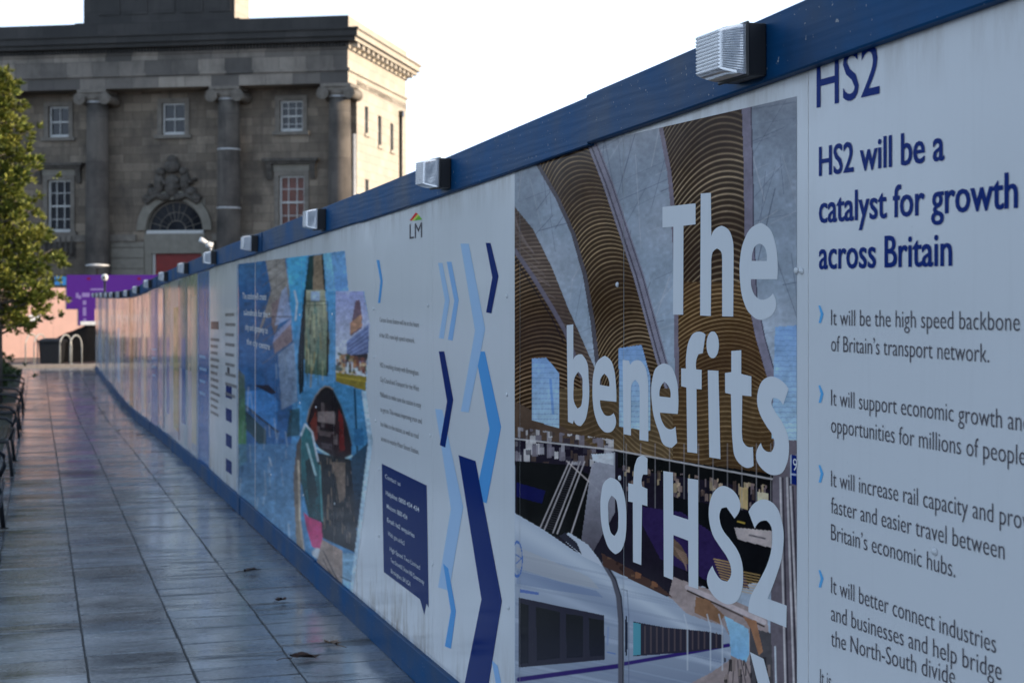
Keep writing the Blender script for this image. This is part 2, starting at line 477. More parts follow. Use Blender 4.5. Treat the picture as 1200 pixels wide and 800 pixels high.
lb = MB()
ysL = np.arange(-3, 50.01, 0.75)
for y in ysL:
    for d in (PATH_L + 0.01, 4, 6, 9, 13):
        lb.vert(wpg(y, d, 0.0 + (0.03 if d > 3 else -0.01)))
for i in range(len(ysL) - 1):
    for k in range(4):
        a = 5 * i + k
        lb.face((a, a + 1, a + 6, a + 5), 0, True)
tag(lb.build('lawn_soil', M['soil']), kind='structure')
# low stone step at the far end of the path
kb = MB()
for d in np.arange(-0.2, 3.2, 0.9):
    a = [wpg(50.0, d, -0.03), wpg(50.0, d + 0.894, -0.03), wpg(50.35, d + 0.894, -0.03), wpg(50.35, d, -0.03)]
    kb.prism(a[::-1], [p + Vector((0, 0, 0.13)) for p in a][::-1])
tag(kb.build('kerb', M['kerb'], bevel=0.012), kind='structure')

# ------------------------------------------------------------------ hoarding
hoard = thing('hoarding', wpg(2.0, 0), 'long site hoarding of printed white boards between blue painted timber rails', 'hoarding')
JOINTS = [0.08, 1.245, 2.41, 3.583, 4.705, 5.721, 6.996, 8.173, 9.32, 10.46, 11.62, 12.72, 13.78, 14.93]
while JOINTS[-1] < 47.2:
    JOINTS.append(JOINTS[-1] + 1.1656)
JOINTS = np.array(JOINTS)
NP_ = len(JOINTS) - 1
_pr = np.random.default_rng(11)
YAW = np.concatenate([np.zeros(10), _pr.normal(0, 0.008, NP_ - 10)])
BOW = np.concatenate([np.zeros(10), _pr.normal(0.000, 0.0034, NP_ - 10)])
TILT = np.concatenate([np.zeros(10), _pr.normal(0, 0.0025, NP_ - 10)])
def dsurf(Y, z=None):
    Y = np.asarray(Y, float)
    i = np.clip(np.searchsorted(JOINTS, Y) - 1, 0, NP_ - 1)
    a, b = JOINTS[i], JOINTS[i + 1]; t = (Y - a) / (b - a)
    d = -0.02 + YAW[i] * (t - .5) * 1.2 + BOW[i] * (4 * t * (1 - t))
    return d
def panel_index(Y): return int(np.clip(np.searchsorted(JOINTS, Y) - 1, 0, NP_ - 1))
def wsurf(Y, z, lift=0.0):
    return wp(Y, float(dsurf(Y)) + lift, z)
PANELS = []
for i in range(NP_):
    a, b = JOINTS[i] + 0.0015, JOINTS[i + 1] - 0.0015
    ns = 2 if i < 9 else 10
    b_ = MB(); fr_, bk_ = [], []
    for t in np.linspace(0, 1, ns + 1):
        Y = a + (b - a) * t
        q4 = [wp(Y, float(dsurf(Y)), gw(Y) + 0.02), wp(Y, float(dsurf(Y)), fz(Y) + 0.10), wp(Y, float(dsurf(Y)) - 0.018, gw(Y) + 0.02), wp(Y, float(dsurf(Y)) - 0.018, fz(Y) + 0.10)]
        fr_.append((b_.vert(q4[0]), b_.vert(q4[1]))); bk_.append(q4)
    for k in range(ns):
        p, q = fr_[k], fr_[k + 1]; P4, Q4 = bk_[k], bk_[k + 1]
        b_.face((q[0], p[0], p[1], q[1]), 0, i >= 10)
        b_.poly([P4[2], Q4[2], Q4[3], P4[3]]); b_.poly([P4[1], P4[3], Q4[3], Q4[1]]); b_.poly([P4[0], Q4[0], Q4[2], P4[2]])
    for q4 in (bk_[0], bk_[-1][:]): b_.poly([q4[0], q4[2], q4[3], q4[1]])
    o = b_.build('panel', M['panel'], hoard)
    hh = np.array([ (vv.co.z + ORG[o.name].z) for vv in o.data.vertices]); hmn = hh.min(); hmx = hh.max()
    o.data.attributes.new('height', 'FLOAT', 'POINT').data.foreach_set('value', ((hh > (hmn + hmx) / 2) * 1.0).astype(np.float32))
    PANELS.append(o)
def on_panel_obj(px): return PANELS[panel_index(on_wall(px, 400)[0])]

# blue rails: boards butted end to end, each following the fall of the ground
def rail(name, segs, dz0, dz1, base, thick):
    out = []
    for k, (a, b) in enumerate(segs):
        m = MB(); n = max(2, int((b - a) / 0.6))
        lift = (0.004, 0.004, -0.001)[k % 3]; pr = (0.002, 0.009, 0.003)[k % 3]
        rings = []
        for t in np.linspace(0, 1, n + 1):
            Y = a + 0.003 + (b - a - 0.006) * t
            zb = base(Y) + lift
            e = 0.004
            prof = [(-0.036, dz0), (thick + pr - e, dz0), (thick + pr, dz0 + e), (thick + pr, dz1 - e), (thick + pr - e, dz1), (-0.036, dz1)]
            rings.append([m.vert(wp(Y, d, zb + z)) for d, z in prof])
        for r0, r1_ in zip(rings[:-1], rings[1:]):
            for q in range(6):
                p = (q + 1) % 6
                m.face((r0[q], r0[p], r1_[p], r1_[q]))
        m.face(rings[0][::-1]); m.face(rings[-1])
        out.append(m.build(name, M['bluewood'], hoard))
    return out
cuts = [0.1, 1.36, 4.96, 8.55, 12.15, 15.7, 19.3, 22.9, 26.5, 30.1, 33.7, 37.3, 40.9, 44.5, 47.3]
fasc = rail('fascia_board', list(zip(cuts[:-1], cuts[1:])), 0.0, 0.157, fz, 0.0)
cuts2 = [0.1, 2.7, 6.3, 9.9, 13.5, 17.1, 20.7, 24.3, 27.9, 31.5, 35.1, 38.7, 42.3, 45.9, 47.3]
kick = rail('kickboard', list(zip(cuts2[:-1], cuts2[1:])), 0.0, 0.155, gw, 0.0)

# bolt caps on the boards
def bolt(px, py, r=0.0085):
    Y, z = on_wall(px, py)
    p = wsurf(Y, z, 0.001)
    m = MB(); rings = []
    for rr, h in ((1.0, 0.0), (0.98, 0.35), (0.8, 0.75), (0.45, 1.0)):
        rings.append([m.vert(p + (EX * math.cos(2 * math.pi * k / 14) + Vector((0, 0, 1)) * math.sin(2 * math.pi * k / 14)) * r * rr + NW * (h * r * 0.7)) for k in range(14)])
    for a, b in zip(rings[:-1], rings[1:]):
        for k in range(14):
            q = (k + 1) % 14
            m.face((a[k], a[q], b[q], b[k]), 0, True)
    m.face(rings[-1], 0, True)
    m.build('bolt', M['bolt'], PANELS[panel_index(Y)])
for px, py in ((935.5, 317), (941.5, 317.5), (725, 333.5), (595, 347), (597, 712), (502.5, 358), (438.5, 362), (507.5, 661), (444.5, 628), (439, 418), (441, 493), (505, 510), (445, 550),
               (1098, 646), (595, 462), (728, 560), (316, 368), (352, 369), (288, 368), (390, 368), (393, 590), (318, 556), (356, 580), (352, 472), (371, 477)):
    bolt(px, py)

# flat film pieces on the boards
def film(name, pts, mat, lift=0.0009, parent=None):
    loop = [on_wall(x, y) for x, y in pts]
    m = MB()
    m.poly([wsurf(Y, z, lift) for Y, z in loop])
    o = m.build(name, mat, parent or PANELS[panel_index(np.mean([l[0] for l in loop]))])
    f = o.data.polygons[0]
    if f.normal.dot(NW) < 0: o.data.flip_normals()
    return o
DG = None
_tw = {}
def text_mesh(s, off):
    cu = bpy.data.curves.new('lettering', 'FONT')
    cu.body = s; cu.size = 1.0; cu.offset = off; cu.resolution_u = 3
    ob = bpy.data.objects.new('lettering', cu)
    COL.objects.link(ob)
    dg = bpy.context.evaluated_depsgraph_get()
    me = bpy.data.meshes.new_from_object(ob.evaluated_get(dg))
    v = np.array([x.co[:2] for x in me.vertices]) if len(me.vertices) else np.zeros((0, 2))
    f = [tuple(p.vertices) for p in me.polygons]
    bpy.data.objects.remove(ob); bpy.data.curves.remove(cu); bpy.data.meshes.remove(me)
    return v, f
CAP = None
def text_on(name, lines, mat, parent, lift=0.0014):
    """lines: (string, (x0,y0) baseline start, (x1,y1) baseline end of the fitted part, cap height px at start, weight, fitted part)."""
    global CAP
    if CAP is None:
        v, _ = text_mesh('H', 0); CAP = v[:, 1].max()
    for ln in lines:
        m = MB()
        s, p0, p1, cap, off = ln[:5]
        v, f = text_mesh(s, min(off, 0.008))
        if len(v) == 0: continue
        x0 = v[:, 0].min()
        if len(ln) > 5:
            vv, _ = text_mesh(ln[5], min(off, 0.008)); wdt = vv[:, 0].max() - x0
        else:
            wdt = v[:, 0].max() - x0
        Y0, z0 = on_wall(*p0); Y1, z1 = on_wall(*p1)
        hz = cap * Y0 / F / CAP
        for sh, sl_ in (((-0.014, 0.0), (0.014, 0.00012)) if off > 0.012 else ((0.0, 0.0),)):
            b0 = len(m.v)
            for x, y in v:
                t = (x + sh - x0) / wdt
                m.vert(wsurf(Y0 + (Y1 - Y0) * t, z0 + (z1 - z0) * t + y * hz, lift + sl_))
            for q in f: m.face([b0 + a for a in q])
        o = m.build(name, mat, parent)
        if o.data.polygons[0].normal.dot(NW) < 0: o.data.flip_normals()

# --- right-hand board: heading and bullet list
P0 = PANELS[2]
BLD, LT = 0.020, -0.008
text_on('emblem_lettering', [('HS2', (959, 126), (1033, 109), 56, 0.004)], M['head'], P0)
text_on('heading_lettering', [('HS2 will be a', (962, 206), (1109, 187), 33.5, BLD), ('catalyst for growth', (962, 261), (1195.5, 243), 33.5, BLD),
                              ('across Britain', (962, 315), (1118, 311), 33.5, BLD)], M['head'], P0)
text_on('bullet_lettering', [
    ('It will be the high speed backbone', (976, 381), (1198, 388), 18.5, LT),
    ('of Britain\u2019s transport network.', (976, 411.5), (1162, 425), 18.5, LT),
    ('It will support economic growth and', (976, 475), (1200, 505), 18.8, LT, 'It will support economic growth an'),
    ('opportunities for millions of people.', (976, 506.5), (1205, 546), 19, LT, 'opportunities for millions of people'),
    ('It will increase rail capacity and provide', (976, 570), (1200, 620), 19, LT, 'It will increase rail capacity and pro'),
    ('faster and easier travel between', (976, 601), (1180, 656), 19, LT),
    ('Britain\u2019s economic hubs.', (976, 632.5), (1122, 677), 19, LT),
    ('It will better connect industries', (976, 695), (1170, 766), 19.3, LT),
    ('and businesses and help bridge', (976, 727), (1176.5, 798), 19.3, LT),
    ('the North-South divide.', (976, 757), (1104, 798), 19.3, LT, 'the North-South divi'),
    ('It is', (963, 803), (976, 808), 19.3, LT)], M['greytext'], P0)
for y in (368.5, 462, 555.5, 678.5):
    film('bullet_chevron', [(961, y - 10.5), (963.2, y - 10.5), (967, y - 0.5), (964, y + 10), (961.2, y + 9.8), (963.6, y - 0.5)], M['bullet'], parent=P0)

# --- picture boards: a fine grid per board whose vertices carry the ink colours
class Canvas:
    def __init__(s, X, Y, base):
        s.X, s.Y = X, Y
        s.c = np.zeros(X.shape + (3,)); s.c[:] = ink(base)
    def inside(s, pts):
        x, y = s.X, s.Y; r = np.zeros(x.shape, bool)
        n = len(pts); j = n - 1
        for i in range(n):
            xi, yi = pts[i]; xj, yj = pts[j]
            if yi != yj:
                r ^= ((yi > y) != (yj > y)) & (x < (xj - xi) * (y - yi) / (yj - yi) + xi)
            j = i
        return r
    def put(s, m, col, a=1.0):
        c = ink(col); m = m * a if m.dtype != bool else m.astype(float) * a
        s.c = s.c * (1 - m[..., None]) + c * m[..., None]
    def poly(s, pts, col, a=1.0): s.put(s.inside(pts), col, a)
    def vgrad(s, pts, c0, c1, a=1.0, axis='y'):
        m = s.inside(pts)
        if not m.any(): return
        q = s.Y if axis == 'y' else s.X
        lo, hi = q[m].min(), q[m].max(); t = np.clip((q - lo) / max(hi - lo, 1e-6), 0, 1)[..., None]
        c = ink(c0) * (1 - t) + ink(c1) * t
        mm = m[..., None] * a
        s.c = s.c * (1 - mm) + c * mm
    def line(s, pts, w, col, a=1.0):
        for (x0, y0), (x1, y1) in zip(pts[:-1], pts[1:]):
            dx, dy = x1 - x0, y1 - y0; l2 = dx * dx + dy * dy + 1e-9
            t = np.clip(((s.X - x0) * dx + (s.Y - y0) * dy) / l2, 0, 1)
            d = np.hypot(s.X - x0 - t * dx, s.Y - y0 - t * dy)
            s.put(np.clip(w / 2 + 0.5 - d, 0, 1), col, a)
    def grain(s, amp, scale, seed):
        g = np.random.default_rng(seed); tot = np.zeros(s.X.shape)
        for o in range(3):
            sc_ = scale / 2 ** o
            t_ = g.normal(0, 1, (64, 64)); u = s.X / sc_; v = s.Y / sc_
            i, j_ = np.floor(u).astype(int), np.floor(v).astype(int); fu, fv = u - i, v - j_
            fu = fu * fu * (3 - 2 * fu); fv = fv * fv * (3 - 2 * fv)
            a = t_[i % 64, j_ % 64] * (1 - fu) + t_[(i + 1) % 64, j_ % 64] * fu; b = t_[i % 64, (j_ + 1) % 64] * (1 - fu) + t_[(i + 1) % 64, (j_ + 1) % 64] * fu
            tot += (a * (1 - fv) + b * fv) * .6 ** o
        s.c = np.clip(s.c * np.exp(amp * tot)[..., None], .004, .86)
    def soften(s, n):
        for _ in range(n):
            c = s.c.copy()
            c[1:-1] = (s.c[:-2] + 2 * s.c[1:-1] + s.c[2:]) / 4; d = c.copy()
            d[:, 1:-1] = (c[:, :-2] + 2 * c[:, 1:-1] + c[:, 2:]) / 4; s.c = d
    def ellipse(s, cx, cy, rx, ry, col, a=1.0, ring=None):
        d = np.hypot((s.X - cx) / rx, (s.Y - cy) / ry)
        m = d < 1
        if ring: m &= d > 1 - ring
        s.put(m, col, a)
    def speck(s, pts, cols, n, rx, ry, seed=1, a=0.8):
        rr = random.Random(seed); m = s.inside(pts)
        xs = [p[0] for p in pts]; ys = [p[1] for p in pts]
        for _ in range(n):
            cx, cy = rr.uniform(min(xs), max(xs)), rr.uniform(min(ys), max(ys))
            k = m & (abs(s.X - cx) < rx * rr.uniform(.3, 1)) & (abs(s.Y - cy) < ry * rr.uniform(.3, 1))
            s.put(k, rr.choice(cols), a)
def cx_(pts):                                 # curve x as a function of y
    ys = np.array([p[1] for p in pts]); xs = np.array([p[0] for p in pts])
    return lambda y: np.interp(y, ys, xs)

def paint_station(cv):
    X, Y = cv.X, cv.Y
    rs = random.Random(5)
    t = np.clip((Y - 90) / 350, 0, 1)[..., None]
    cv.c[:] = ink((90, 103, 124)) * (1 - t) + ink((116, 136, 162)) * t
    big = np.sin(X * .021 + Y * .013) * np.sin(Y * .031 - X * .008)
    cv.put(np.clip(big, 0, 1) * .22, (150, 160, 182))
    for _ in range(150):                      # glazing struts
        x, y = rs.uniform(600, 940), rs.uniform(90, 430)
        a = rs.choice([-0.45, -0.3, 1.35, 1.75, 2.2, 1.55]) + rs.uniform(-.15, .15); l = rs.uniform(40, 130)
        cv.line([(x, y), (x + l * math.cos(a), y + l * math.sin(a))], rs.uniform(.3, 1.1), rs.choice([(62, 70, 92), (58, 66, 86), (132, 144, 164)]), rs.uniform(.35, .8))
    c1 = cx_([(618, 165), (635, 195), (657, 233), (675, 273), (689, 323), (698, 377), (705, 440), (712, 540)])
    c2 = cx_([(680, 150), (691, 174), (707, 215), (725, 269), (743, 323), (756.5, 372), (770, 422), (782, 460), (800, 540)])
    c3 = cx_([(772, 120), (779, 154), (788, 201), (792, 242), (795, 296), (796, 368), (797, 440), (798, 540)])
    c4 = cx_([(871, 90), (871, 129), (873, 192), (874, 269), (878, 350), (887, 395), (900, 440), (915, 540)])
    c0 = cx_([(590, 280), (604, 296), (626, 327), (648, 363), (664, 390), (680, 440), (700, 540)])
    c0b = cx_([(590, 225), (604, 242), (626, 269), (648, 314), (666, 359), (698, 431), (720, 540)])
    below = Y < 545
    def ribs(m, xc, bend, per, dark, light, thr=.55, warp=0.0):
        cv.put(m, dark)
        ph = (Y - bend * (X - xc) ** 2 + warp * np.sin(X * .09) * 6 + 1.2 * np.sin(X * .05 + Y * .035)) / per
        fr = ph - np.floor(ph)
        ln = np.exp(-((fr - .5) / .13) ** 2) * (.55 + .45 * np.sin(np.floor(ph) * 2.1) ** 2)
        tone = .5 + .5 * np.sin(Y * .045 + X * .02)
        cv.put(m * ln * (.45 + .5 * tone), light)
        cv.put(m * (.25 * (1 - tone)), (40, 30, 24))
    ribs((X < c0b(Y)) & (Y > 230) & below, 640, .004, 4.6, (64, 58, 58), (112, 106, 102))
    for _ in range(26):
        y = rs.uniform(235, 430); cv.line([(604, y), (604 + (c0b(y) - 604), y + 26)], .7, (96, 92, 98), .6)
    ribs((X < c0(Y)) & (Y > 285) & below, 640, .008, 4.9, (44, 37, 32), (132, 116, 98))
    cv.line([(604, 293), (626, 325), (648, 361), (664, 389), (682, 440)], 5, (82, 84, 104), .9)
    cv.line([(604, 303), (626, 337), (648, 373), (662, 402)], 1.2, (30, 30, 40), .9)
    ribs((X > c1(Y)) & (X < c2(Y)) & below, c2(Y) - 14, .0135, 4.9, (48, 41, 35), (140, 128, 108))
    cv.put(((X > c2(Y)) & (X < c2(Y) + 13) & (Y < 470)), (96, 96, 116), .75)
    cv.put(((X > c2(Y) + 3) & (X < c2(Y) + 5) & (Y < 470)), (48, 46, 60), .8)
    cv.put(((X > c2(Y) + 10) & (X < c2(Y) + 11.6) & (Y < 470)), (56, 56, 74), .8)
    cv.put(((X > c1(Y) - 5) & (X < c1(Y)) & below), (52, 46, 52), .85)
    ribs((X > c3(Y)) & (X < c4(Y)) & below, 853, .0125, 7.0, (44, 38, 33), (142, 133, 118))
    up = (X > c3(Y)) & (X < c4(Y)) & (Y > 330) & below
    ribs(up, 852, .0075, 5.0, (60, 49, 38), (136, 120, 94))
    cv.put(((X > c3(Y) - 5) & (X < c3(Y)) & (Y < 480)), (88, 86, 104), .9)
    cv.put(((X > c4(Y)) & (X < c4(Y) + 11) & (Y < 480)), (90, 90, 112), .85)
    cv.put(((X > c4(Y) + 10) & (X < c4(Y) + 11.5) & (Y < 480)), (50, 50, 66), .8)
    # lower vault between the bands, gold boards
    m = (Y > 455) & (Y < 560) & (X > 640) & (X < 905)
    ribs(m & (X < 790), 690, .006, 6.2, (72, 64, 52), (118, 108, 90), warp=1); ribs(m & (X >= 790), 850, .0012, 5.6, (64, 54, 42), (112, 100, 80), warp=.4)
    cv.poly([(604, 470), (660, 500), (700, 525), (604, 515)], (70, 62, 58))
    # hanging blue banners
    for pts in ([(624, 420), (641, 419), (656, 437), (656, 502), (624, 492)], [(726, 408), (753, 404), (763, 440), (763, 505), (727, 500)], [(910, 383), (939, 381), (939, 516), (906, 514)]):
        cv.vgrad(pts, (98, 132, 182), (128, 160, 204))
        y0 = min(p[1] for p in pts)
        for k in range(24):
            mm = cv.inside(pts) & (np.abs(Y - (y0 + k * 6)) < .6); cv.put(mm, (84, 112, 160), .5)
    cv.line([(646, 445), (649, 484)], 3, (60, 100, 170), .6)
    # concourse: dark floors and clutter
    cv.poly([(604, 512), (640, 516), (720, 528), (800, 540), (912, 560), (912, 660), (780, 700), (604, 640)], (34, 33, 42))
    cv.speck([(604, 500), (720, 515), (720, 548), (604, 540)], [(92, 94, 110), (120, 126, 142), (46, 46, 58), (64, 58, 58), (150, 156, 170)], 90, 4, 9, 3)
    cv.poly([(606, 540), (668, 545), (700, 560), (690, 640), (640, 625), (606, 605)], (20, 21, 30))
    cv.poly([(606, 565), (640, 575), (636, 590), (606, 582)], (26, 30, 66))
    for a, b in (((668, 541), (634, 618)), ((672, 541), (639, 620)), ((681, 541), (649, 624)), ((686, 541), (654, 625)), ((697, 543), (668, 632))):
        cv.line([a, b], 1.5, (138, 142, 156), .85)
    for k in range(30):
        cv.line([(668 - k * 1.1, 545 + k * 2.5), (681 - k * 1.1, 545 + k * 2.6)], .6, (60, 60, 72), .6)
    cv.line([(665, 540), (706, 578)], 1.3, (150, 150, 160), .8)
    cv.vgrad([(694, 545), (712, 530), (722, 530), (722, 600), (694, 650), (680, 650)], (128, 138, 160), (66, 66, 80), .9)
    cv.poly([(694, 532), (720, 531), (720, 545), (696, 540)], (150, 162, 182))
    # balcony
    cv.poly([(725, 530), (912, 556), (912, 575), (725, 548)], (16, 17, 24))
    cv.line([(604, 514), (720, 527), (800, 542), (910, 562)], 1.6, (150, 156, 170), .9)
    cv.speck([(730, 545), (910, 570), (910, 598), (735, 575)], [(150, 140, 130), (60, 54, 54), (96, 90, 100), (128, 122, 108), (30, 30, 36), (100, 92, 94)], 150, 2.6, 7, 8)
    cv.poly([(868, 570), (878, 572), (878, 597), (868, 594)], (142, 132, 104)); cv.poly([(889, 576), (902, 578), (902, 592), (889, 590)], (150, 148, 138))
    for x in range(735, 910, 17): cv.line([(x, 520), (x, 600)], .8, (120, 126, 140), .6)
    cv.poly([(780, 580), (912, 606), (912, 680), (830, 690), (780, 650)], (26, 24, 32))
    cv.poly([(742, 592), (800, 600), (860, 640), (880, 690), (830, 680), (775, 655)], (42, 37, 70))
    cv.poly([(785, 625), (800, 640), (812, 662), (803, 660), (790, 650)], (96, 84, 60), .6)
    for k in range(8):
        cv.line([(838 + k * 1.2, 655 + k * 3.2), (858, 659 + k * 3.2)], 1.2, (150, 132, 90), .8)
        cv.line([(872 - k * .6, 670 + k * 3.2), (892 - k * .6, 674 + k * 3.2)], 1.2, (140, 124, 92), .8)
        cv.line([(790 + k * 2, 640 + k * 3), (806, 650 + k * 2.6)], .9, (120, 106, 100), .7)
    cv.poly([(862, 618), (906, 622), (906, 642), (866, 632)], (132, 132, 142)); cv.poly([(864, 606), (876, 608), (876, 618), (864, 616)], (28, 26, 24))
    cv.line([(880, 627), (898, 631)], 2, (70, 70, 80)); cv.line([(866, 611), (874, 613)], 1.4, (150, 136, 70))
    cv.poly([(929, 533), (939, 534), (939, 569), (929, 567)], (26, 38, 96)); cv.line([(929, 555.5), (939, 557)], 1.4, (140, 160, 190))
    # right girders
    cv.vgrad([(908, 516), (939, 516), (939, 533), (928, 533), (928, 567), (939, 569), (939, 1300), (900, 1300), (905, 700)], (84, 84, 98), (62, 62, 74))
    for a, b in (((924, 560), (932, 800)), ((928, 570), (938, 790)), ((916, 560), (922, 800))):
        cv.line([a, b, (b[0] + 8, b[1] + 300)], 2.2, (150, 156, 172), .8)
        cv.line([(a[0] + 3, a[1]), (b[0] + 3, b[1]), (b[0] + 10, b[1] + 300)], 1.6, (28, 28, 38), .8)
    # soffit and lower right platform
    cv.vgrad([(790, 676), (830, 690), (900, 720), (905, 760), (900, 1300), (780, 1300), (780, 720)], (120, 116, 124), (78, 78, 88))
    cv.poly([(880, 735), (905, 742), (908, 800), (905, 1300), (890, 1300)], (60, 62, 70))
    cv.line([(807, 688), (850, 707), (897, 729)], 6, (142, 142, 156)); cv.line([(807, 692), (850, 712), (897, 734)], 2, (50, 46, 48))
    cv.poly([(817, 699), (832, 703), (850, 721), (845, 731), (815, 718)], (104, 84, 70))
    cv.poly([(872, 722), (888, 728), (896, 764), (891, 768), (882, 738)], (112, 88, 74))
    cv.vgrad([(850, 721), (879, 737), (880, 765), (876, 776), (858, 768), (857, 746)], (112, 154, 200), (96, 142, 192))
    cv.line([(910, 758), (911, 800), (914, 1000)], 2, (150, 190, 190), .8)
    cv.grain(.07, 24, 3); cv.grain(.06, 4, 4)
    # train
    body = [(604, 601), (637, 620), (672, 644), (708, 663), (735, 676), (771, 694), (790, 703), (806, 719), (831, 728), (849, 733), (857, 746), (858, 772), (835, 788), (806, 803), (740, 850), (604, 930)]
    cv.vgrad(body, (128, 146, 172), (74, 88, 116))
    mb = cv.inside(body); q_ = (Y - (603 + (X - 604) * .62)) / np.maximum(120 - (X - 604) * .28, 30)
    cv.put(mb * np.exp(-((q_ - .10) / .10) ** 2) * .55, (150, 166, 190)); cv.put(mb * np.exp(-((q_ - .42) / .12) ** 2) * .45, (88, 104, 136)); cv.put(mb * np.exp(-((q_ - .60) / .05) ** 2) * .35, (140, 158, 184))
    m = cv.inside(body)
    for k in range(60):                       # reflections along the flank
        y = rs.uniform(640, 860); cv.put(m & (np.abs(Y - (y + (X - 604) * .22)) < rs.uniform(.5, 2)), rs.choice([(134, 152, 178), (84, 100, 130), (112, 130, 158)]), .25)
    cv.poly([(606, 640), (690, 675), (704, 690), (660, 682), (606, 665)], (128, 138, 152), .55)
    cv.poly([(606, 668), (700, 692), (708, 700), (640, 690), (606, 684)], (80, 100, 138), .55)
    cv.ellipse(607, 655, 6.5, 22, (52, 84, 150), .9, ring=.16); cv.line([(606, 650), (612, 654), (606, 660)], 1.2, (52, 84, 150))
    cv.poly([(610, 690), (632, 694), (632, 697), (610, 694)], (50, 78, 148), .8)
    cv.poly([(656, 628), (668, 624), (690, 638), (703, 655), (708, 664), (684, 652)], (138, 154, 178)); cv.poly([(656, 628), (663, 624), (677, 636), (683, 650)], (40, 42, 54))
    cv.poly([(609, 700), (709, 721), (710, 773), (609, 782)], (38, 39, 52))
    for q in ([(610, 706), (620, 709), (620, 777), (610, 778)], [(629, 711), (657, 717), (657, 771), (630, 774)], [(664, 719), (684, 722), (684, 770), (665, 771)], [(691, 724), (709, 727), (709, 768), (692, 769)]):
        cv.vgrad(q, (16, 18, 28), (24, 28, 40))
    cv.line([(609, 796), (728, 780)], 5.5, (38, 28, 88)); cv.line([(731, 778), (806, 765), (855, 756)], 4.5, (40, 32, 92))
    cv.line([(709, 660), (720, 678), (726, 699), (728.5, 728), (728.5, 1000)], 6, (66, 70, 84)); cv.line([(713, 664), (723, 680), (729, 699), (731.5, 728), (731.5, 1000)], 1.5, (34, 36, 46))
    cv.line([(730, 690), (736, 692), (738, 720), (738, 800)], .8, (70, 80, 104), .8); cv.ellipse(735, 745, 1.8, 24, (30, 34, 48))
    cv.poly([(743, 728), (780, 735), (831, 740), (849, 744), (849, 759), (800, 765), (743, 769)], (38, 38, 50)); cv.poly([(743, 729), (752, 731), (752, 767), (743, 768)], (62, 118, 142))
    for x in range(757, 850, 7): cv.line([(x, 734 + (x - 757) * .09), (x, 765 - (x - 757) * .08)], 1.6, (74, 68, 74), .7)
    for x in (806, 833, 847): cv.line([(x - 3, 720), (x + 1, 735), (x + 1, 785)], 1.6, (140, 156, 178), .7)
    cv.line([(714, 735), (713, 755)], 2.4, (92, 112, 152), .8); cv.line([(713, 764), (722, 766)], 1.4, (70, 96, 150))
    for k in range(5): cv.line([(858 + k * 4, 774), (840 + k * 16, 860), (840 + k * 30, 1200)], 1.4, (52, 50, 58), .8)
    # roof gear and lit soffit beside the train
    cv.poly([(706, 648), (735, 664), (771, 684), (790, 700), (771, 694), (735, 676), (708, 663)], (58, 46, 44))
    cv.speck([(708, 650), (735, 662), (772, 684), (772, 692), (735, 674)], [(104, 76, 60), (40, 32, 32), (84, 68, 58)], 40, 4, 4, 4)
    cv.speck([(850, 770), (905, 770), (905, 810), (850, 800)], [(40, 40, 46), (100, 96, 100), (26, 26, 30)], 24, 2.5, 8, 9)

